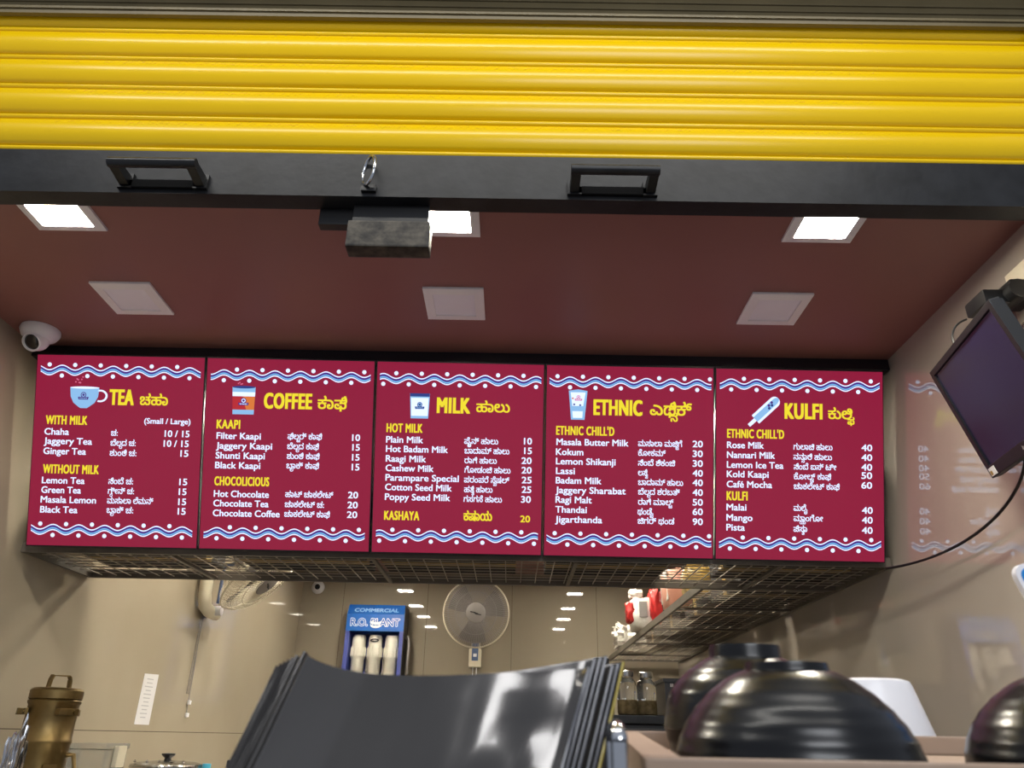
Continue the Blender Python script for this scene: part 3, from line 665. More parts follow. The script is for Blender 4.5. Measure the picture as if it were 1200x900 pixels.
# ------------------------------------------------------------------ wire-mesh shelf behind the boards and along the right wall
ZR = 0.50
def mesh_shelf(label, x0, x1, y0, y1, group):
    t = thing('mesh_shelf', label, 'shelf', (x0, y0, ZR), group=group); w, d = x1-x0, y1-y0
    bm = NB(); r = 0.0014
    def bar(ax, a, b, c, z):
        if ax == 'X': box(bm, a, b, c-r, c+r, z-r, z+r)
        else: box(bm, c-r, c+r, a, b, z-r, z+r)
    n = int(w/0.05)
    for k in range(1, n): bar('Y', 0.004, d-0.004, w*k/n, -0.0032)
    n = int(d/0.045)
    for k in range(1, n): bar('X', 0.004, w-0.004, d*k/n, 0)
    obj('wire_mesh', bm, M['wire'], t)
    bm = NB()
    for a in ((0, w, 0, 0.012), (0, w, d-0.012, d), (0, 0.012, 0.012, d-0.012), (w-0.012, w, 0.012, d-0.012)): box(bm, *a, -0.012, 0.018)
    obj('rim_frame', bm, M['wire_frame'], t)
    k = 0.45
    while k < max(w, d)-0.1:
        bm = NB()
        if w > d: box(bm, k-0.006, k+0.006, 0.012, d-0.012, -0.014, -0.0052)
        else: box(bm, 0.012, w-0.012, k-0.006, k+0.006, -0.014, -0.0052)
        k += 0.62; obj('cross_bar', bm, M['wire_frame'], t)
    return t
mesh_shelf('long wire mesh shelf under and behind the row of menu boards', XL+0.003, XR-0.003, 2.288, 2.70, 'overhead wire mesh shelves')
mesh_shelf('wire mesh shelf running back along the right wall with bags on it', 0.665, XR-0.004, 2.704, 5.42, 'overhead wire mesh shelves')
def carton(x, y, w, d, h, label, m, grp='cartons on the mesh shelves'):
    t = thing('carton', label, 'carton', (x, y, ZR+0.0185), group=grp)
    bm = NB(); box(bm, -w/2, w/2, -d/2, d/2, 0, h, 0.004); obj('body', bm, m, t)
    bm = NB(); box(bm, -w/2-0.001, w/2+0.001, -0.024, 0.024, -0.0006, h+0.001); obj('packing_tape', bm, M['mustard'], t)
    return t
for i, n in enumerate(BN):
    carton(-1.21+i*0.50+(0.02 if i % 2 else 0)+(0.11 if i == 4 else 0), 2.51, 0.40+0.02*(i % 3), 0.30, 0.22+0.03*((i*2) % 3)+(0.10 if i == 4 else 0), '%s carton on the mesh shelf behind the %s board' % ('dark' if i % 2 else 'brown', n), M['carton2'] if i % 2 else M['carton'])  # the last carton is raised and shifted to block a lamp's reflection
for i, (y, w) in enumerate(((2.99, 0.34), (3.50, 0.36), (4.05, 0.36), (4.62, 0.36))):
    carton(0.978, y, 0.30, 0.44, 0.20, '%s carton against the right wall on the mesh shelf, %s behind the boards' % ('dark' if i % 2 else 'brown', ORD[i]), M['carton2'] if i % 2 == 0 else M['carton'])

def blob(w, d, h, seed, amp=0.10, n=3, squash=1.0):
    """soft filled bag: subdivided box pulled to a pillow and crumpled"""
    bm = NB(); bmesh.ops.create_cube(bm, size=2.0); bmesh.ops.subdivide_edges(bm, edges=bm.edges, cuts=7, use_grid_fill=True)
    for v in bm.verts:
        p = v.co.copy(); q = p.normalized()
        p = p*0.55 + q*0.62
        k = noise.noise(p*2.2+Vector((seed, seed*1.7, 0)))*amp + noise.noise(p*5.5+Vector((0, seed, seed)))*amp*0.6
        p = p*(1+k)
        v.co = Vector((p.x*w/2/1.1, p.y*d/2/1.1, (p.z/1.1+1)*h/2))
    zmin = min(v.co.z for v in bm.verts)
    for v in bm.verts: v.co.z = max(v.co.z-zmin-0.06*h, 0)
    return bm
t = thing('sugar_packet', 'peach filled clear packet standing on the right mesh shelf', 'packet', (0.722, 3.37, ZR+0.0185), group=None)
bm = blob(0.12, 0.16, 0.175, 2.0, 0.06); obj('filled_packet', bm, M['pink'], t, smooth=80)
bm = NB(); box(bm, -0.057, -0.052, -0.07, 0.07, 0.03, 0.165, 0.002); obj('side_seal', bm, M['white_wrap'], t)
t = thing('snack_packet', 'yellow packet beside the peach packet on the right mesh shelf', 'packet', (0.726, 3.02, ZR+0.0185))
obj('filled_packet', blob(0.10, 0.14, 0.11, 5.0, 0.12), M['mustard'], t, smooth=60)
obj('crimped_end', prism(NB(), [(-0.03, 0.10), (0.03, 0.10), (0.036, 0.125), (-0.036, 0.125)], 'Y', -0.003, 0.003), M['mustard'], t)
t = thing('shopping_bag', 'red and white printed polythene bag on the right mesh shelf', 'bag', (0.690, 4.12, ZR+0.0185))
obj('bag_body', blob(0.13, 0.18, 0.17, 9.0, 0.14), M['white_wrap'], t, smooth=60)
bm = blob(0.06, 0.10, 0.15, 4.0, 0.25)
for v in bm.verts: v.co.x += 0.058; v.co.y -= 0.065; v.co.z = v.co.z*1.1+0.03
o = obj('red_print', bm, M['red'], t, smooth=60)
bm = blob(0.045, 0.08, 0.10, 14.0, 0.25)
for v in bm.verts: v.co.x -= 0.070; v.co.y -= 0.045; v.co.z = v.co.z*1.0+0.035
obj('red_print', bm, M['red'], t, smooth=60)
bm = NB(); box(bm, -0.030, 0.012, -0.104, -0.098, 0.06, 0.14, 0.002); obj('grey_print', bm, M['grey_plastic'], t)
bm = blob(0.07, 0.06, 0.05, 21.0, 0.25)
for v in bm.verts: v.co.z += 0.165; v.co.x -= 0.03
obj('tied_top', bm, M['white_wrap'], t, smooth=60)
t = thing('polythene_bundle', 'crumpled white polythene bundle at the far end of the mesh shelf', 'bag', (0.735, 4.95, ZR+0.0185))
obj('bag_body', blob(0.17, 0.22, 0.13, 31.0, 0.35), M['white_wrap'], t, smooth=30)
bm = NB()
for k, (a, b) in enumerate(((-0.06, 0.16), (-0.085, 0.13), (0.02, 0.15))): obj('loose_end', tube(NB(), bez((a*0.4, -0.05, 0.06), (a*0.6, -0.07, 0.10), (a, -0.07, b), (a*1.25, -0.06, b-0.01), 8), 0.004, 6), M['white_wrap'], t, smooth=60)

# ------------------------------------------------------------------ wall monitor, its cable
psi, tau, rho, mw_, mh_ = -0.1696, 0.288, 0.018, 0.34, 0.272
Lv = Vector((math.sin(psi), -math.cos(psi), 0)); nv = Vector((-math.cos(psi), -math.sin(psi), 0))
Hv = -Vector((0, 0, 1))*math.cos(tau) - nv*math.sin(tau)
L2 = Lv*math.cos(rho)+Hv*math.sin(rho); H2 = Hv*math.cos(rho)-Lv*math.sin(rho)
Bk = L2.cross(-H2); Bk = Bk if Bk.x > 0 else -Bk       # towards the wall
O = Vector((0.972, 1.586, 0.795))
mm = Matrix(((L2.x, Bk.x, -H2.x, O.x), (L2.y, Bk.y, -H2.y, O.y), (L2.z, Bk.z, -H2.z, O.z), (0, 0, 0, 1)))
tv = thing('wall_monitor', 'dark flat monitor tilted down on a bracket on the right wall', 'monitor', mw=mm)
bm = NB(); bz = 0.014
box(bm, 0, mw_, 0, 0.022, -bz, 0, 0.002); box(bm, 0, mw_, 0, 0.022, -mh_, -mh_+0.026, 0.002)
box(bm, 0, bz, 0, 0.022, -mh_+0.024, -bz+0.002); box(bm, mw_-bz, mw_, 0, 0.022, -mh_+0.024, -bz+0.002)
obj('bezel', bm, M['black_plastic'], tv)
obj('screen', box(NB(), bz-0.002, mw_-bz+0.002, 0.004, 0.010, -mh_+0.025, -bz+0.001), M['screen'], tv)
bm = NB(); prism(bm, [(0.004, 0), (mw_-0.004, 0), (mw_-0.004, 0.006), (mw_-0.06, 0.018), (0.06, 0.018), (0.004, 0.006)], 'Z', -mh_+0.01, -0.004)
for v in bm.verts: v.co.y += 0.022
obj('back_shell', bm, M['black_plastic'], tv)
o = obj('sticker', box(NB(), 0.006, 0.034, -0.0008, 0.0, -mh_+0.003, -mh_+0.021), M['paper'], tv); o['label'] = 'pale sticker with yellow corner'
obj('sticker_corner', box(NB(), 0.008, 0.018, -0.0012, -0.0008, -mh_+0.005, -mh_+0.014), M['mustard'], o)
obj('maker_mark', prism(NB(), [(mw_/2+0.006*math.cos(2*PI*k/9)*(1 if k % 2 else 0.55), -mh_+0.013+0.006*math.sin(2*PI*k/9)*(1 if k % 2 else 0.55)) for k in range(9)], 'Y', -0.0006, 0.0002), M['grey_plastic'], tv)
bk = thing('monitor_bracket', 'black monitor bracket with hinge on a cream wall plate', 'bracket', (1.15, 1.455, 0.915))
obj('wall_plate', box(NB(), -0.008, 0.0, -0.085, 0.030, -0.045, 0.085, 0.002), M['cream_plastic'], bk)
bm = NB(); box(bm, -0.055, -0.008, -0.045, 0.015, -0.02, 0.030, 0.004)
tube(bm, [(-0.045, -0.055, 0.0), (-0.045, 0.05, 0.0)], 0.024, 16)
obj('hinge_block', bm, M['black_plastic'], bk, smooth=40)
bm = NB(); tube(bm, [(-0.05, 0.0, -0.005), (-0.080, -0.01, -0.05), (-0.083, -0.01, -0.20), (-0.088, -0.01, -0.245)], 0.013, 10)
box(bm, -0.112, -0.05, -0.03, 0.045, -0.022, 0.012, 0.006)
obj('arm', bm, M['black_plastic'], bk, smooth=40)
bm = NB(); tube(bm, bez((-0.11, 0.05, -0.02), (-0.135, 0.10, -0.01), (-0.15, 0.075, -0.10), (-0.12, 0.06, -0.115)), 0.0025, 6)
obj('short_lead', bm, M['rubber'], bk, smooth=60)
pts = bez((1.055, 1.47, 0.538), (1.12, 1.60, 0.50), (1.115, 1.80, 0.415), (1.085, 2.20, 0.466), 30)
tag(obj('power_cable', tube(NB(), pts, 0.0035, 8), M['rubber'], smooth=60), 'black cable drooping from the wall monitor to the KULFI board', 'cable')
bm = NB(); box(bm, 1.09, 1.149, 1.40, 1.44, 0.520, 0.56, 0.004)
tag(obj('plug_adapter', bm, M['black_plastic']), 'black plug on the right wall under the monitor', 'plug')

# ------------------------------------------------------------------ cameras on the ceiling
def dome(label, loc, aim, s, rot):
    t = thing('security_camera', label, 'security camera', loc, rot)
    obj('base_ring', lathe(NB(), [(0.0, 0), (0.056*s, 0), (0.058*s, -0.010*s), (0.050*s, -0.026*s), (0.034*s, -0.036*s), (0, -0.036*s)], 32), M['white_plastic'], t, smooth=40)
    a = Vector(aim).normalized(); q = Vector((0, 0, -1)).rotation_difference(a).to_matrix().to_4x4()
    c = Matrix.Translation((0, 0, -0.038*s)) @ q
    bm = lathe(NB(), [(0.0, 0.034*s)]+[(0.034*s*math.sin(x), 0.034*s*math.cos(x)) for x in [PI*k/16 for k in range(1, 11)]]+[(0.031*s, -0.016*s), (0.030*s, -0.030*s), (0.026*s, -0.032*s), (0.024*s, -0.026*s), (0, -0.026*s)], 32)
    bmesh.ops.transform(bm, matrix=c, verts=bm.verts); e = obj('eyeball', bm, M['white_plastic'], t, smooth=40)
    bm = lathe(NB(), [(0.0, -0.0255*s), (0.0235*s, -0.0265*s), (0.016*s, -0.030*s), (0, -0.032*s)], 28)
    bmesh.ops.transform(bm, matrix=c, verts=bm.verts); obj('lens', bm, M['lens'], e, smooth=40)
    return t
dome('white dome security camera on the ceiling left above the TEA board', (-1.42, 1.965, ZC), (-0.05, -0.75, -0.62), 0.95, (0, 0, 0))
dome('small white security camera high in the far left corner', (-1.39, YB, 0.955), (0.24, 0.17, -0.96), 0.80, (-PI/2, 0, 0))

# ------------------------------------------------------------------ wall fans
def fan_unit(label, loc, rotz, tilt, column, side=False):
    t = thing('wall_fan', label, 'wall fan', loc, (0, 0, rotz), group='white wall fans')
    # local frame: wall behind at +Y, fan looks to -Y
    bm = NB(); tube(bm, column, 0.030, 14); obj('wall_column', bm, M['cream_plastic'], t, smooth=50)
    if not side:
        lo = min(column, key=lambda p: p[2])
        bm = NB(); box(bm, lo[0]-0.042, lo[0]+0.042, lo[1]-0.034, lo[1]+0.030, lo[2]-0.10, lo[2]+0.02, 0.010); cb = obj('control_box', bm, M['cream_plastic'], t, smooth=40)
        bm = NB(); box(bm, lo[0]-0.022, lo[0]+0.022, lo[1]-0.038, lo[1]-0.033, lo[2]-0.06, lo[2]+0.14, 0.003); pp = obj('control_strip', bm, M['blue_plastic'], cb); pp['label'] = 'blue-grey control strip'
        bm = NB(); box(bm, lo[0]-0.012, lo[0]+0.012, lo[1]-0.041, lo[1]-0.038, lo[2]-0.035, lo[2]-0.015, 0.001); obj('switch', bm, M['white_plastic'], cb)
        for s in (-1, 1): obj('pull_cord', tube(NB(), [(lo[0]+s*0.012, lo[1]-0.02, lo[2]-0.10), (lo[0]+s*0.014, lo[1]-0.02, lo[2]-0.34)], 0.0022, 6), M['white_plastic'], t)
    else:
        bm = NB(); tube(bm, [(0.05, 0.06, -0.13), (0.05, 0.06, 0.02), (0.055, 0.055, 0.05), (0.07, -0.02, 0.08)], 0.008, 8); pp = obj('tilt_arm', bm, M['blue_plastic'], t, smooth=50); pp['label'] = 'blue-grey tilt arm'
        bm = NB(); tube(bm, [(0.05, 0.095, -0.165), (0.05, 0.035, -0.165)], 0.022, 14); obj('pivot', bm, M['white_plastic'], t, smooth=50)
        for s in (0, 1): obj('pull_cord', tube(NB(), [(0.02+0.02*s, 0.115, -0.19), (0.02+0.02*s, 0.118, -0.54)], 0.002, 6), M['grey_plastic'], t)
    R = 0.215; Mx = Matrix.Translation((0, -0.14, 0)) @ Matrix.Rotation(tilt, 4, 'X')
    def put(name, bm, m, sm=45):
        bmesh.ops.transform(bm, matrix=Mx, verts=bm.verts); return obj(name, bm, m, t, smooth=sm)
    put('motor_housing', lathe(NB(), [(0, 0.165), (0.045, 0.16), (0.062, 0.12), (0.062, 0.05), (0.05, 0.035), (0, 0.035)], 28, axis='Y'), M['grey_plastic'])
    bm = NB(); tube(bm, [(0, 0.11, 0), (0, 0.19, -0.03)], 0.022, 10); put('swivel_neck', bm, M['cream_plastic'])
    bm = NB()
    for k in range(3):
        a0 = 2*PI*k/3+0.4; prv = None
        for j in range(9):
            s = j/8; row = []
            for q in range(7):
                u = q/6-0.5; rr = 0.035+(R-0.06)*s; ang = a0+u*(1.25-0.25*s)
                row.append(bm.verts.new((rr*math.cos(ang), -0.004+0.045*u, rr*math.sin(ang))))
            if prv:
                for q in range(6): bm.faces.new((prv[q], prv[q+1], row[q+1], row[q]))
            prv = row
    put('blade_set', bm, M['fan_grey'], 60)
    for nm, y0, yr, sgn in (('front_guard', -0.062, -0.008, -1), ('rear_guard', 0.045, -0.004, 1)):
        bm = NB(); n = 64 if side else 96
        for k in range(n):
            a = 2*PI*k/n; c, s = math.cos(a), math.sin(a); rr = [0.060, 0.11, 0.165, 0.200, R]; wr = 0.0013 if side else 0.0017
            yy = [y0, y0*0.98, y0*0.86, y0*0.55, yr]
            tube(bm, [(r*c, y, r*s) for r, y in zip(rr, yy)], wr, 4)
        for r, y in ((0.060, y0), (0.135, y0*0.95), (0.185, y0*0.70)):
            tube(bm, [(r*math.cos(2*PI*k/48), y, r*math.sin(2*PI*k/48)) for k in range(48)], 0.0016, 5, cyclic=True)
        put(nm, bm, M['cream_plastic'] if side else M['grey_plastic'])
    put('guard_ring', tube(NB(), [(R*math.cos(2*PI*k/64), -0.006, R*math.sin(2*PI*k/64)) for k in range(64)], 0.0055, 8, cyclic=True), M['cream_plastic'])
    bm = lathe(NB(), [(0, -0.050), (0.062, -0.052), (0.064, -0.064), (0.055, -0.070), (0, -0.072)], 32, axis='Y'); put('centre_cap', bm, M['grey_plastic'])
    bm = NB()
    for a, b, z in ((-0.036, 0.0, 0.007), (-0.004, 0.036, -0.006), (-0.012, 0.016, 0.001)): prism(bm, [(a, z-0.004), (b, z-0.009), (b, z-0.004), (a, z+0.003)], 'Y', -0.0735, -0.0715)
    put('cap_mark', bm, M['black_plastic'])
    return t
fan_unit('round wall fan facing forward on the back wall, right of the blue water purifier', (-0.235, 5.27, 0.745), 0.0, 0.12,
         [(0.0, 0.195, 0.03), (-0.005, 0.195, -0.05), (-0.010, 0.195, -0.20), (-0.012, 0.195, -0.21)])
fan_unit('wall fan seen side-on high on the left wall under the mesh shelf', (-1.372, 3.72, 0.70), PI/2, 0.80,
         [(-0.09, 0.088, 0.15), (-0.075, 0.088, 0.02), (-0.06, 0.088, -0.10), (-0.03, 0.088, -0.155), (0.03, 0.088, -0.17), (0.12, 0.088, -0.172)], True)

# ------------------------------------------------------------------ water purifier on the back wall
ro = thing('water_purifier', 'blue and white water purifier unit with three filters on the back wall', 'water purifier', (-0.925, 5.5, 0.18))
Wd = 0.195
obj('back_panel', box(NB(), -Wd, Wd, -0.03, -0.002, 0, 0.64, 0.003), M['ro_post'], ro)
bm = NB(); prism(bm, [(-0.03, 0.46), (-0.20, 0.46), (-0.20, 0.57), (-0.14, 0.64), (-0.03, 0.64)], 'X', -Wd, Wd); hb = obj('header', bm, M['ro_blue'], ro)
bm = NB(); box(bm, Wd, Wd+0.004, -0.20, -0.002, 0.02, 0.63); obj('side_panel', bm, M['black_plastic'], ro)
for s in (-1, 1): obj('post', box(NB(), s*(Wd-0.013)-0.013, s*(Wd-0.013)+0.013, -0.20, -0.03, 0, 0.46, 0.002), M['ro_post'], ro)
obj('base_tray', box(NB(), -Wd+0.026, Wd-0.026, -0.19, -0.03, 0.0, 0.03, 0.003), M['ro_post'], ro)
for k in range(3):
    x = (-0.112, 0.0, 0.112)[k]; bm = lathe(NB(), [(0, 0.05), (0.036, 0.05), (0.043, 0.065), (0.043, 0.285), (0.047, 0.29), (0.050, 0.30), (0.050, 0.36), (0.045, 0.372), (0.045, 0.425), (0.038, 0.44), (0, 0.44)], 28, cx=x, cy=-0.115)
    for j in range(14):
        a = 2*PI*j/14; box(bm, x+0.050*math.cos(a)-0.003, x+0.050*math.cos(a)+0.003, -0.115+0.050*math.sin(a)-0.003, -0.115+0.050*math.sin(a)+0.003, 0.302, 0.358)
    fl = obj('filter_housing', bm, M['filter_white'], ro, smooth=40)
    if k == 1:
        bm = NB(); tube(bm, [(x+0.026*math.cos(a), -0.163+0.004*math.sin(a), 0.405+0.008*math.sin(a)) for a in [2*PI*j/18 for j in range(18)]], 0.004, 6, cyclic=True); obj('cap_ring', bm, M['black_plastic'], fl)
bm = NB()
for k, x in enumerate((-0.056, 0.056)):
    obj('water_hose', tube(NB(), bez((x, -0.09, 0.04), (x-0.02, -0.10, 0.14), (x+0.02, -0.09, 0.20), (x, -0.08, 0.30), 12), 0.009, 8), M['grey_plastic'], ro, smooth=60)
bm = NB(); tube(bm, bez((Wd+0.02, -0.10, 0.44), (Wd+0.05, -0.12, 0.36), (Wd+0.02, -0.12, 0.30), (Wd+0.03, -0.10, 0.20), 14), 0.010, 8); tube(bm, [(Wd+0.004, -0.10, 0.42), (Wd+0.02, -0.10, 0.44)], 0.012, 8)
obj('side_hose', bm, M['grey_plastic'], ro, smooth=60)
bm = NB()
def wall_words(text, xc, w, cap, fn, bold):
    me = words(text, cap/0.7); b = mesh_bounds(me); sx = w/(b[1]-b[0])
    for kk, (ox, oz) in enumerate(((-bold, 0), (bold, 0), (0, bold), (0, -bold), (bold*.7, bold*.7), (-bold*.7, bold*.7), (bold*.7, -bold*.7), (-bold*.7, -bold*.7))):
        stamp(bm, me, lambda x, y: Vector(fn(xc-w/2+(x-b[0])*sx+ox, y+oz))-Vector((0, 0.00007*kk, 0)))
wall_words('R.O. PLANT', 0.0, 0.33, 0.048, lambda x, z: (x, -0.2008, 0.493+z), 0.0045)
tx = obj('white_lettering', bm, M['white_print'], hb)
bm = NB(); wall_words('R.O. PLANT', 0.0, 0.33, 0.048, lambda x, z: (x, -0.2018, 0.493+z), 0.0006); obj('blue_lettering', bm, M['ro_blue'], hb)
bm = NB(); wall_words('COMMERCIAL', 0.0, 0.30, 0.034, lambda x, z: (x, -0.199+(z+0.02)*0.65, 0.5715+(z+0.02)*0.76), 0.0022); obj('pale_lettering', bm, M['ro_light'], hb)
bm = NB()
for a0, r_, z_ in ((0, 0.040, 0.518), (1, 0.034, 0.503)):
    prism(bm, [(0.005+r_*math.cos(a), z_-0.010*a0+r_*0.42*math.sin(a)) for a in [PI*1.05+PI*0.9*k/10 for k in range(11)]] + [(0.005+r_*0.95*math.cos(a), z_-0.010*a0+0.010+r_*0.25*math.sin(a)) for a in [PI*1.95-PI*0.9*k/10 for k in range(11)]], 'Y', -0.2036, -0.2026)
obj('swirl_mark', bm, M['white_print'], hb)

# ------------------------------------------------------------------ paper and cord on the left wall
nt_ = thing('paper_notice', 'narrow white paper notice taped to the left wall', 'notice', (XL, 3.36, 0.025))
obj('sheet', prism(NB(), [(-0.066, 0.0), (0.070, 0.0), (0.068, 0.195), (-0.064, 0.190)], 'X', 0.0004, 0.0014), M['paper'], nt_)
bm = NB()
for k in range(11):
    l_ = 0.05*random.uniform(0.5, 1.0); z = 0.17-k*0.0145; prism(bm, [(-l_, z), (l_*0.8, z), (l_*0.8, z+0.004), (-l_, z+0.004)], 'X', 0.0014, 0.0018)
obj('print_lines', bm, M['ink'], nt_)
pc = thing('cord_pull', 'thin cord with two white beads hanging on the left wall', 'cord', (XL, 3.79, 0.06))
obj('cord', tube(NB(), [(0.006, -0.02, 0.40), (0.006, -0.005, 0.2), (0.006, 0.0, 0.0)], 0.002, 6), M['grey_plastic'], pc)
for z in (0.012, 0.065): obj('bead', lathe(NB(), [(0, z-0.010), (0.009, z-0.008), (0.009, z+0.008), (0, z+0.010)], 12, cx=0.010), M['white_plastic'], pc, smooth=40)

# ------------------------------------------------------------------ left worktop and what stands on it
wt = thing('steel_worktop', 'long steel worktop along the left wall', 'worktop', (-1.20, 2.9, ZF))
ZW = -0.30
obj('top', box(NB(), -0.297, 0.32, -1.4, 1.6, ZW-ZF-0.04, ZW-ZF, 0.004), M['steel'], wt)
for x in (-0.26, 0.28):
    for y in (-1.34, 0.1, 1.54): obj('leg', box(NB(), x-0.02, x+0.02, y-0.02, y+0.02, 0, ZW-ZF-0.04), M['steel'], wt)
obj('under_shelf', box(NB(), -0.28, 0.30, -1.36, 1.56, 0.30, 0.33), M['steel'], wt)

can = thing('brass_can', 'tall old brass can with lid handle on the left worktop', 'can', (-1.338, 2.4, ZW), (0, 0, 0.95))
r = 0.067
obj('body', lathe(NB(), [(0, 0), (r, 0), (r+0.003, 0.004), (r+0.002, 0.02), (r, 0.03), (r, 0.262), (r+0.003, 0.266), (r+0.003, 0.272), (r, 0.276), (r, 0.366), (r+0.003, 0.370), (r+0.004, 0.376), (r, 0.38), (0, 0.38)], 44), M['brass'], can, smooth=40)
ld = obj('lid', lathe(NB(), [(r+0.001, 0.380), (r+0.004, 0.382), (r+0.004, 0.404), (r-0.002, 0.410), (r-0.012, 0.412), (0, 0.414)], 44), M['brass'], can, smooth=40)
bm = NB(); hpts = [(-0.030, 0, 0.412), (-0.028, 0, 0.436), (-0.024, 0, 0.446), (0.024, 0, 0.446), (0.028, 0, 0.436), (0.030, 0, 0.412)]
for a, b in zip(hpts[:-1], hpts[1:]): prism(bm, [(a[0]-0.003, a[2]), (a[0]+0.003, a[2]-0.002), (b[0]+0.003, b[2]-0.002), (b[0]-0.003, b[2]+0.002)], 'Y', -0.009, 0.009)
obj('lid_handle', bm, M['brass'], ld)
for a in (0, 2*PI/3, 4*PI/3):
    a = a-0.45; bm = NB(); c, s = math.cos(a), math.sin(a)
    box(bm, -0.028, 0.028, r-0.002, r+0.006, 0.338, 0.356, 0.002); box(bm, 0.020, 0.046, r+0.002, r+0.020, 0.338, 0.356, 0.002)
    tube(bm, [(-0.014, r, 0.347), (-0.014, r+0.011, 0.347)], 0.005, 10)
    bmesh.ops.rotate(bm, verts=bm.verts, cent=(0, 0, 0), matrix=Matrix.Rotation(a-PI/2-0.9, 3, 'Z')); obj('clamp_lug', bm, M['brass'], can)
bm = NB(); tube(bm, [(0.0, -r, 0.235), (0.0, -r-0.02, 0.235), (0.0, -r-0.03, 0.20), (0.0, -r, 0.19)], 0.007, 8)
bmesh.ops.rotate(bm, verts=bm.verts, cent=(0, 0, 0), matrix=Matrix.Rotation(0.75, 3, 'Z')); obj('side_handle', bm, M['brass'], can, smooth=50)
obj('name_plate', box(NB(), -0.022, 0.016, -r-0.004, -r+0.004, 0.19, 0.212, 0.001), M['brass'], can)

bm = blob(0.030, 0.045, 0.28, 41.0, 0.38)
for f in bm.faces: f.smooth = False
fo = tag(obj('foil_bundle', bm, M['foil'], loc=(-1.190, 2.02, ZW)), 'crumpled shiny foil bundle in front of the brass can', 'foil')
tb = thing('plastic_container', 'milky clear plastic container beside the brass can', 'container', (-1.382, 2.82, ZW))
bm = NB(); box(bm, -0.072, 0.060, -0.08, 0.08, 0, 0.245, 0.012); obj('tub', bm, M['clear'], tb, smooth=40)
bm = NB(); box(bm, -0.076, 0.064, -0.084, 0.084, 0.245, 0.262, 0.005); obj('lid', bm, M['clear'], tb, smooth=40)
obj('clip', box(NB(), 0.064, 0.080, -0.03, 0.03, 0.19, 0.255, 0.004), M['cream_plastic'], tb)
pt = thing('cooking_pot', 'steel pot with a black lid knob on the left worktop', 'pot', (-1.30, 3.2, ZW))
obj('body', lathe(NB(), [(0, 0), (0.115, 0), (0.125, 0.012), (0.125, 0.175), (0.131, 0.178), (0.131, 0.183), (0, 0.183)], 44), M['steel'], pt, smooth=40)
l2 = obj('lid', lathe(NB(), [(0.130, 0.184), (0.128, 0.190), (0.10, 0.197), (0.03, 0.202), (0, 0.202)], 44), M['steel'], pt, smooth=40)
obj('knob', lathe(NB(), [(0, 0.201), (0.014, 0.201), (0.012, 0.210), (0.024, 0.220), (0.025, 0.226), (0, 0.228)], 24), M['black_plastic'], l2, smooth=40)
for k in range(5): box_m = obj('rivet', lathe(NB(), [(0, 0.196), (0.007, 0.199), (0, 0.206)], 10, cx=-0.09+k*0.045, cy=-0.075), M['chrome'], pt, smooth=40)
bt = thing('bottle', 'small white bottle with black cap behind the folders', 'bottle', (-1.053, 3.2, ZW))
obj('body', lathe(NB(), [(0, 0), (0.026, 0), (0.028, 0.005), (0.028, 0.155), (0.017, 0.175), (0.017, 0.185), (0, 0.185)], 24), M['white_plastic'], bt, smooth=40)
obj('cap', lathe(NB(), [(0, 0.183), (0.020, 0.183), (0.020, 0.205), (0.017, 0.208), (0, 0.208)], 20), M['black_plastic'], bt, smooth=40)
bt2 = thing('small_jar', 'small jar with a cyan cap beside the steel pot', 'jar', (-1.155, 3.22, ZW))
obj('body', lathe(NB(), [(0, 0), (0.015, 0), (0.016, 0.004), (0.016, 0.170), (0, 0.170)], 18), M['clear'], bt2, smooth=40)
obj('cap', lathe(NB(), [(0, 0.170), (0.016, 0.170), (0.016, 0.193), (0, 0.194)], 18), M['cyan'], bt2, smooth=40)

# ------------------------------------------------------------------ black cabinet with jars on the right
cb = thing('storage_cabinet', 'black storage cabinet with jars on top under the right mesh shelf', 'cabinet', (0.70, 3.25, ZF))
ZCB = 0.087
hC = ZCB-ZF
obj('body', box(NB(), -0.37, 0.445, -0.18, 0.25, 0, hC-0.03, 0.004), M['cabinet'], cb)
obj('top', box(NB(), -0.39, 0.445, -0.20, 0.25, hC-0.03, hC, 0.004), M['rail'], cb)
for k in range(3):
    d_ = obj('drawer', box(NB(), -0.355+k*0.265, -0.10+k*0.265, -0.195, -0.175, hC-0.20, hC-0.045, 0.004), M['cabinet'], cb)
    obj('drawer_pull', box(NB(), -0.26+k*0.265, -0.195+k*0.265, -0.210, -0.195, hC-0.125, hC-0.115, 0.003), M['grey_plastic'], d_)
def jar(label, x, y, s, h, contents, lidm):
    t = thing('glass_jar', label, 'jar', (x, y, ZCB), group='jars on the black cabinet')
    obj('glass', lathe(NB(), [(0, 0), (0.036*s, 0), (0.040*s, 0.006), (0.040*s, h*0.62), (0.036*s, h*0.74), (0.024*s, h*0.84), (0.024*s, h*0.88), (0, h*0.88)], 28), M['glass'], t, smooth=40)
    obj('contents', lathe(NB(), [(0, 0.004), (0.033*s, 0.005), (0.036*s, 0.010), (0.036*s, h*0.34), (0, h*0.35)], 24), contents, t, smooth=40)
    obj('lid', lathe(NB(), [(0, h*0.86), (0.028*s, h*0.86), (0.029*s, h*0.90), (0.029*s, h*0.985), (0.025*s, h), (0, h)], 24), lidm, t, smooth=40)
    return t
jar('glass jar with steel lid just right of the folder stack', 0.445, 3.10, 0.95, 0.158, M['spice'], M['steel'])
jar('glass jar with steel lid beside the black crate', 0.522, 3.12, 0.95, 0.155, M['spice'], M['steel'])
jar('tall glass jar with dark lid peeping over the folder stack', 0.352, 3.12, 1.1, 0.205, M['spice'], M['black_plastic'])
cr = thing('plastic_crate', 'black perforated plastic crate on the cabinet beside the jars', 'crate', (0.735, 3.17, ZCB))
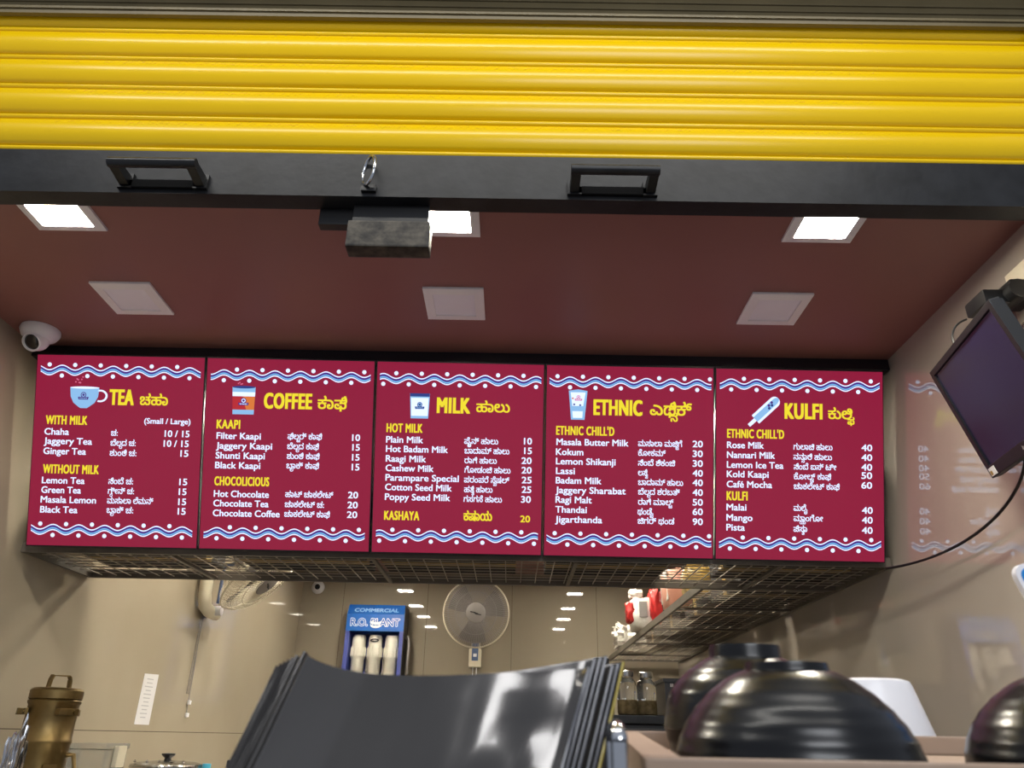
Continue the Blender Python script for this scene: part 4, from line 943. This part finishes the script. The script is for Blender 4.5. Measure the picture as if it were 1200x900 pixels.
bm = NB(); w_, d_, h_ = 0.155, 0.13, 0.125
for a in ((-w_, w_, -d_, -d_+0.006), (-w_, w_, d_-0.006, d_), (-w_, -w_+0.006, -d_+0.006, d_-0.006), (w_-0.006, w_, -d_+0.006, d_-0.006)): box(bm, *a, 0, h_)
box(bm, -w_, w_, -d_, d_, 0, 0.006)
obj('walls', bm, M['black_plastic'], cr)
bm = NB()
for i in range(11):
    for j in range(4): box(bm, -w_+0.02+i*0.028, -w_+0.032+i*0.028, -d_-0.0008, -d_+0.001, 0.018+j*0.027, 0.030+j*0.027)
obj('vent_holes', bm, M['grey_plastic'], cr)
bm = NB()
for a in ((-w_-0.006, w_+0.006, -d_-0.006, -d_+0.006), (-w_-0.006, w_+0.006, d_-0.006, d_+0.006), (-w_-0.006, -w_+0.006, -d_+0.006, d_-0.006), (w_-0.006, w_+0.006, -d_+0.006, d_-0.006)): box(bm, *a, h_-0.008, h_+0.004)
obj('rim', bm, M['black_plastic'], cr)

# ------------------------------------------------------------------ service counter in the foreground
sc = thing('service_counter', 'dark service counter in the shop opening', 'counter', (0, 0.62, ZF))
ZS = -0.27
obj('carcass', box(NB(), -1.2, 0.95, -0.20, 0.28, 0, ZS-ZF-0.03), M['counter'], sc)
obj('worktop', box(NB(), -1.24, 0.98, -0.27, 0.31, ZS-ZF-0.03, ZS-ZF, 0.004), M['counter'], sc)

# tan wooden tray stand whose rim slopes gently towards the front
yf, yb = 0.42, 0.735
zt = lambda y: -0.0075 + (y-yf)*0.0155/(yb-yf)
zfl = lambda y: zt(y)-0.0135
slope = math.atan(0.0155/(yb-yf))
st = thing('display_stand', 'tan wooden tray stand carrying upturned bowls', 'stand', (0.068, yf, ZS), (0, 0, -0.08))
D_ = yb-yf; W_ = 0.57; q = lambda y, dz: zt(yf+y)-ZS+dz
obj('carcass', prism(NB(), [(0.0, 0.0), (D_, 0.0), (D_, q(D_, -0.026)), (0.0, q(0, -0.026))], 'X', 0.0, W_), M['wood'], st)
obj('tray_floor', prism(NB(), [(0.0, q(0, -0.026)), (D_, q(D_, -0.026)), (D_, q(D_, -0.0135)), (0.0, q(0, -0.0135))], 'X', 0.0, W_), M['wood'], st)
bm = NB(); box(bm, 0.0, W_, 0.0, 0.016, q(0, -0.0135), q(0.008, 0.0), 0.0015); obj('front_board', bm, M['wood'], st)
bm = NB(); box(bm, 0.0, W_, D_-0.016, D_, q(D_, -0.0140), q(D_, 0.0), 0.0015); obj('back_board', bm, M['wood'], st)
for x in (0.0, W_-0.019):
    bm = NB(); prism(bm, [(0.0162, q(0.016, -0.0134)), (D_-0.0162, q(D_-0.016, -0.0134)), (D_-0.0162, q(D_-0.016, 0.0)), (0.0162, q(0.016, 0.0))], 'X', x, x+0.019)
    obj('side_board', bm, M['wood'], st)

SHALLOW = [(0, 1.02), (0.195, 1.0), (0.396, 0.926), (0.60, 0.79), (0.775, 0.615), (0.887, 0.45), (0.915, 0.37)]
DEEP = [(0, 0.94), (0.163, 0.985), (0.288, 1.0), (0.548, 0.92), (0.715, 0.74), (0.816, 0.57), (0.879, 0.43)]
def bowl_prof(R, H, key, n=44):
    p = [(R*key[0][1]*0.97, 0.0015), (R*key[0][1]*0.985, 0.0)]; m = len(key)
    for k in range(1, n+1):         # smooth curve through the key points
        s = (m-1)*k/n; i = min(int(s), m-2); f = s-i
        q = [key[max(i-1, 0)], key[i], key[i+1], key[min(i+2, m-1)]]
        cr = [0.5*(2*q[1][c]+(q[2][c]-q[0][c])*f+(2*q[0][c]-5*q[1][c]+4*q[2][c]-q[3][c])*f*f+(3*q[1][c]-q[0][c]-3*q[2][c]+q[3][c])*f**3) for c in (0, 1)]
        z = cr[0]*H; p.append((R*cr[1]+0.00022*math.sin(z*760), z+0.0004))
    fr, zl = p[-1][0], p[-1][1]
    p += [(fr*0.985, zl+0.001), (fr*0.975, H-0.0018), (fr*0.95, H), (fr*0.84, H), (fr*0.80, H-0.002), (fr*0.78, zl+0.001), (0, zl)]
    return p
def bowl(label, x, y, z, R, H, key):
    t = thing('upturned_bowl', label, 'bowl', (x, y, z), (slope*0.9, 0, 0), group='upturned black bowls')
    obj('shell', lathe(NB(), bowl_prof(R, H, key), 64), M['bowl'], t, smooth=35)
    pr_ = [(max(R*r_-0.0035, 0), z_*(H-0.006)+0.001) for z_, r_ in key]+[(0, 0.86*(H-0.006))]
    obj('inside', lathe(NB(), pr_, 48, closed=True), M['bowl'], t, smooth=60)
    return t
bowl('large upturned black bowl at the front of the tan stand', 0.170, 0.497, zfl(0.497)+0.0012, 0.0690, 0.0615, SHALLOW)
bowl('upturned black bowl behind the front bowl, left of the white cup', 0.187, 0.640, zfl(0.640)+0.0012, 0.0660, 0.0800, DEEP)
bowl('upturned black bowl cut off by the right edge of the photo', 0.356, 0.510, zfl(0.510)+0.0012, 0.0690, 0.0615, SHALLOW)
cp = thing('white_container', 'white tapered container standing behind the black bowls', 'container', (0.3560, 0.815, ZS))
zc_ = 0.0595-ZS
obj('body', lathe(NB(), [(0, 0), (0.066, 0), (0.069, 0.004), (0.069, zc_-0.12), (0.0635, zc_-0.075), (0.0565, zc_-0.050), (0.0445, zc_-0.0065), (0.0425, zc_-0.002), (0.037, zc_), (0, zc_)], 48), M['tub'], cp, smooth=40)
obj('base_ring', lathe(NB(), [(0.069, 0.006), (0.0715, 0.006), (0.0715, 0.016), (0.069, 0.016)], 48, closed=True), M['tub'], cp, smooth=40)

# stack of glossy black folders standing on the counter, leaning to the right
def folder(i, label):
    y0 = 0.452 + 0.0058*i
    t = thing('plastic_folder', label, 'folder', (-0.08, y0, ZS), group='leaning stack of glossy plastic folders')
    tl = (-0.1175-0.0036*i-(0.002 if i else 0), 0.043-(0.001 if i else 0)-0.0008*i); tr_ = (0.043+0.0041*i, 0.0365+0.0016*((i*5) % 4)+(0.0035 if i else 0))
    bl, br = (-0.2130-0.0036*i, ZS), (-0.058+0.0042*i, ZS)
    nu, nv_ = 56, 26; bm = NB(); G = []
    amp = 0.0046 if i == 0 else 0.0010
    for a in range(nu+1):
        u = a/nu; col = []
        sag = -0.0102*math.sin(PI*u**0.62) if i == 0 else -0.0085*math.sin(PI*u**0.7)-0.004*math.sin(PI*u)
        for b in range(nv_+1):
            v = b/nv_; w = v**0.6
            x = (bl[0]*(1-u)+br[0]*u)*(1-v)+(tl[0]*(1-u)+tr_[0]*u)*v
            z = ZS*(1-v)+(tl[1]*(1-u)+tr_[1]*u+sag)*v
            wing = max(0, 0.24-u); pull = 1+wing*0.16/0.45*v; x *= pull; z = z*pull if z > 0 else z; y = wing*0.16 - 0.010*math.sin(PI*min(1, max(0, (u-0.24)/0.76)))*v
            k = noise.noise(Vector((x*26+i*3, z*30, i)))*amp*(0.25+1.1*u) + noise.noise(Vector((x*70, z*60+5, i)))*amp*0.9*u*u
            y += k*min(1, v*1.5) - 0.003*max(0, (u-0.965)/0.035)**2 - 0.30*(0.04-z)
            col.append(Vector((x+0.08, y, z-ZS)))
        G.append(col)
    th = 0.0014
    V0 = [[bm.verts.new(p) for p in c] for c in G]; V1 = [[bm.verts.new(p+Vector((0, th, 0))) for p in c] for c in G]
    for a in range(nu):
        for b in range(nv_):
            bm.faces.new((V0[a][b], V0[a+1][b], V0[a+1][b+1], V0[a][b+1])); bm.faces.new((V1[a][b], V1[a][b+1], V1[a+1][b+1], V1[a+1][b]))
    for a in range(nu):
        for b in (0, nv_): bm.faces.new((V0[a][b], V0[a+1][b], V1[a+1][b], V1[a][b]))
    for b in range(nv_):
        for a in (0, nu): bm.faces.new((V0[a][b], V0[a][b+1], V1[a][b+1], V1[a][b]))
    last = i == 6
    obj('sheet', bm, M['folder'], t, smooth=60)
    for a, nm in ((nu, 'right_edge'), (0, 'left_edge')):
        bm = NB(); tube(bm, [G[a][b]+Vector((0.0006 if a else -0.0006, th/2, 0)) for b in range(nv_+1)], 0.0009 if a else 0.0008, 6)
        o = obj(nm, bm, M['yellow_film'] if (last and a) else (M['folder_edge'] if a else M['folder']), t, smooth=60)
        if last and a: o['label'] = 'yellowish film edge'
    return t
FL = ['front glossy black folder of the leaning stack, with a crumpled shiny face', 'second glossy dark folder from the front of the stack', 'third glossy dark folder from the front of the stack', 'fourth glossy dark folder from the front of the stack', 'fifth glossy dark folder from the front of the stack', 'sixth glossy dark folder from the front of the stack', 'rearmost folder of the stack with a yellowish right edge']
for i in range(7): folder(i, FL[i])

nh = thing('napkin_holder', 'bent polished steel holder between folder stack and tan stand', 'holder', (0.053, 0.415, ZS))
bm = NB(); zt_ = 0.0075-ZS
for s in (-1, 1): tube(bm, [(-0.002, s*0.012, 0.002), (0.0, s*0.012, zt_-0.008)], 0.0042, 10)
tube(bm, [(0.0, 0.012*math.cos(a), zt_-0.008+0.006*math.sin(a)) for a in [PI*k/10 for k in range(11)]], 0.0042, 10)
obj('steel_loop', bm, M['chrome'], nh, smooth=50)
obj('base', box(NB(), -0.011, 0.006, -0.022, 0.022, 0, 0.004, 0.001), M['chrome'], nh)

sg = thing('counter_sign', 'blue sign with white rim at the right edge of the photo', 'sign', (0.4855, 0.625, zfl(0.62)+0.0012))
bm = NB(); 
def rr_poly(w, h, r, rot, cx, cz):
    p = []
    for qx, qz, a0 in ((w-r, h-r, 0), (-w+r, h-r, PI/2), (-w+r, -h+r, PI), (w-r, -h+r, 3*PI/2)):
        for k in range(7):
            a = a0+PI/2*k/6; x, z = qx+r*math.cos(a), qz+r*math.sin(a)
            p.append((cx+x*math.cos(rot)-z*math.sin(rot), cz+x*math.sin(rot)+z*math.cos(rot)))
    return p
cz = 0.1095-zfl(0.62)
obj('plate', prism(bm, rr_poly(0.065, 0.045, 0.009, 0.30, 0.0, cz), 'Y', -0.003, 0.003), M['white_plastic'], sg)
obj('blue_face', prism(NB(), rr_poly(0.0615, 0.0415, 0.007, 0.30, 0.0, cz), 'Y', -0.0036, -0.003), M['sign_blue'], sg)
bm = NB(); tube(bm, [(0.03, 0.006, 0.0), (0.03, 0.006, cz)], 0.005, 10); obj('post', bm, M['white_plastic'], sg, smooth=50)
obj('foot', lathe(NB(), [(0, 0), (0.035, 0), (0.034, 0.006), (0, 0.010)], 28, cx=0.03, cy=0.006), M['white_plastic'], sg, smooth=40)
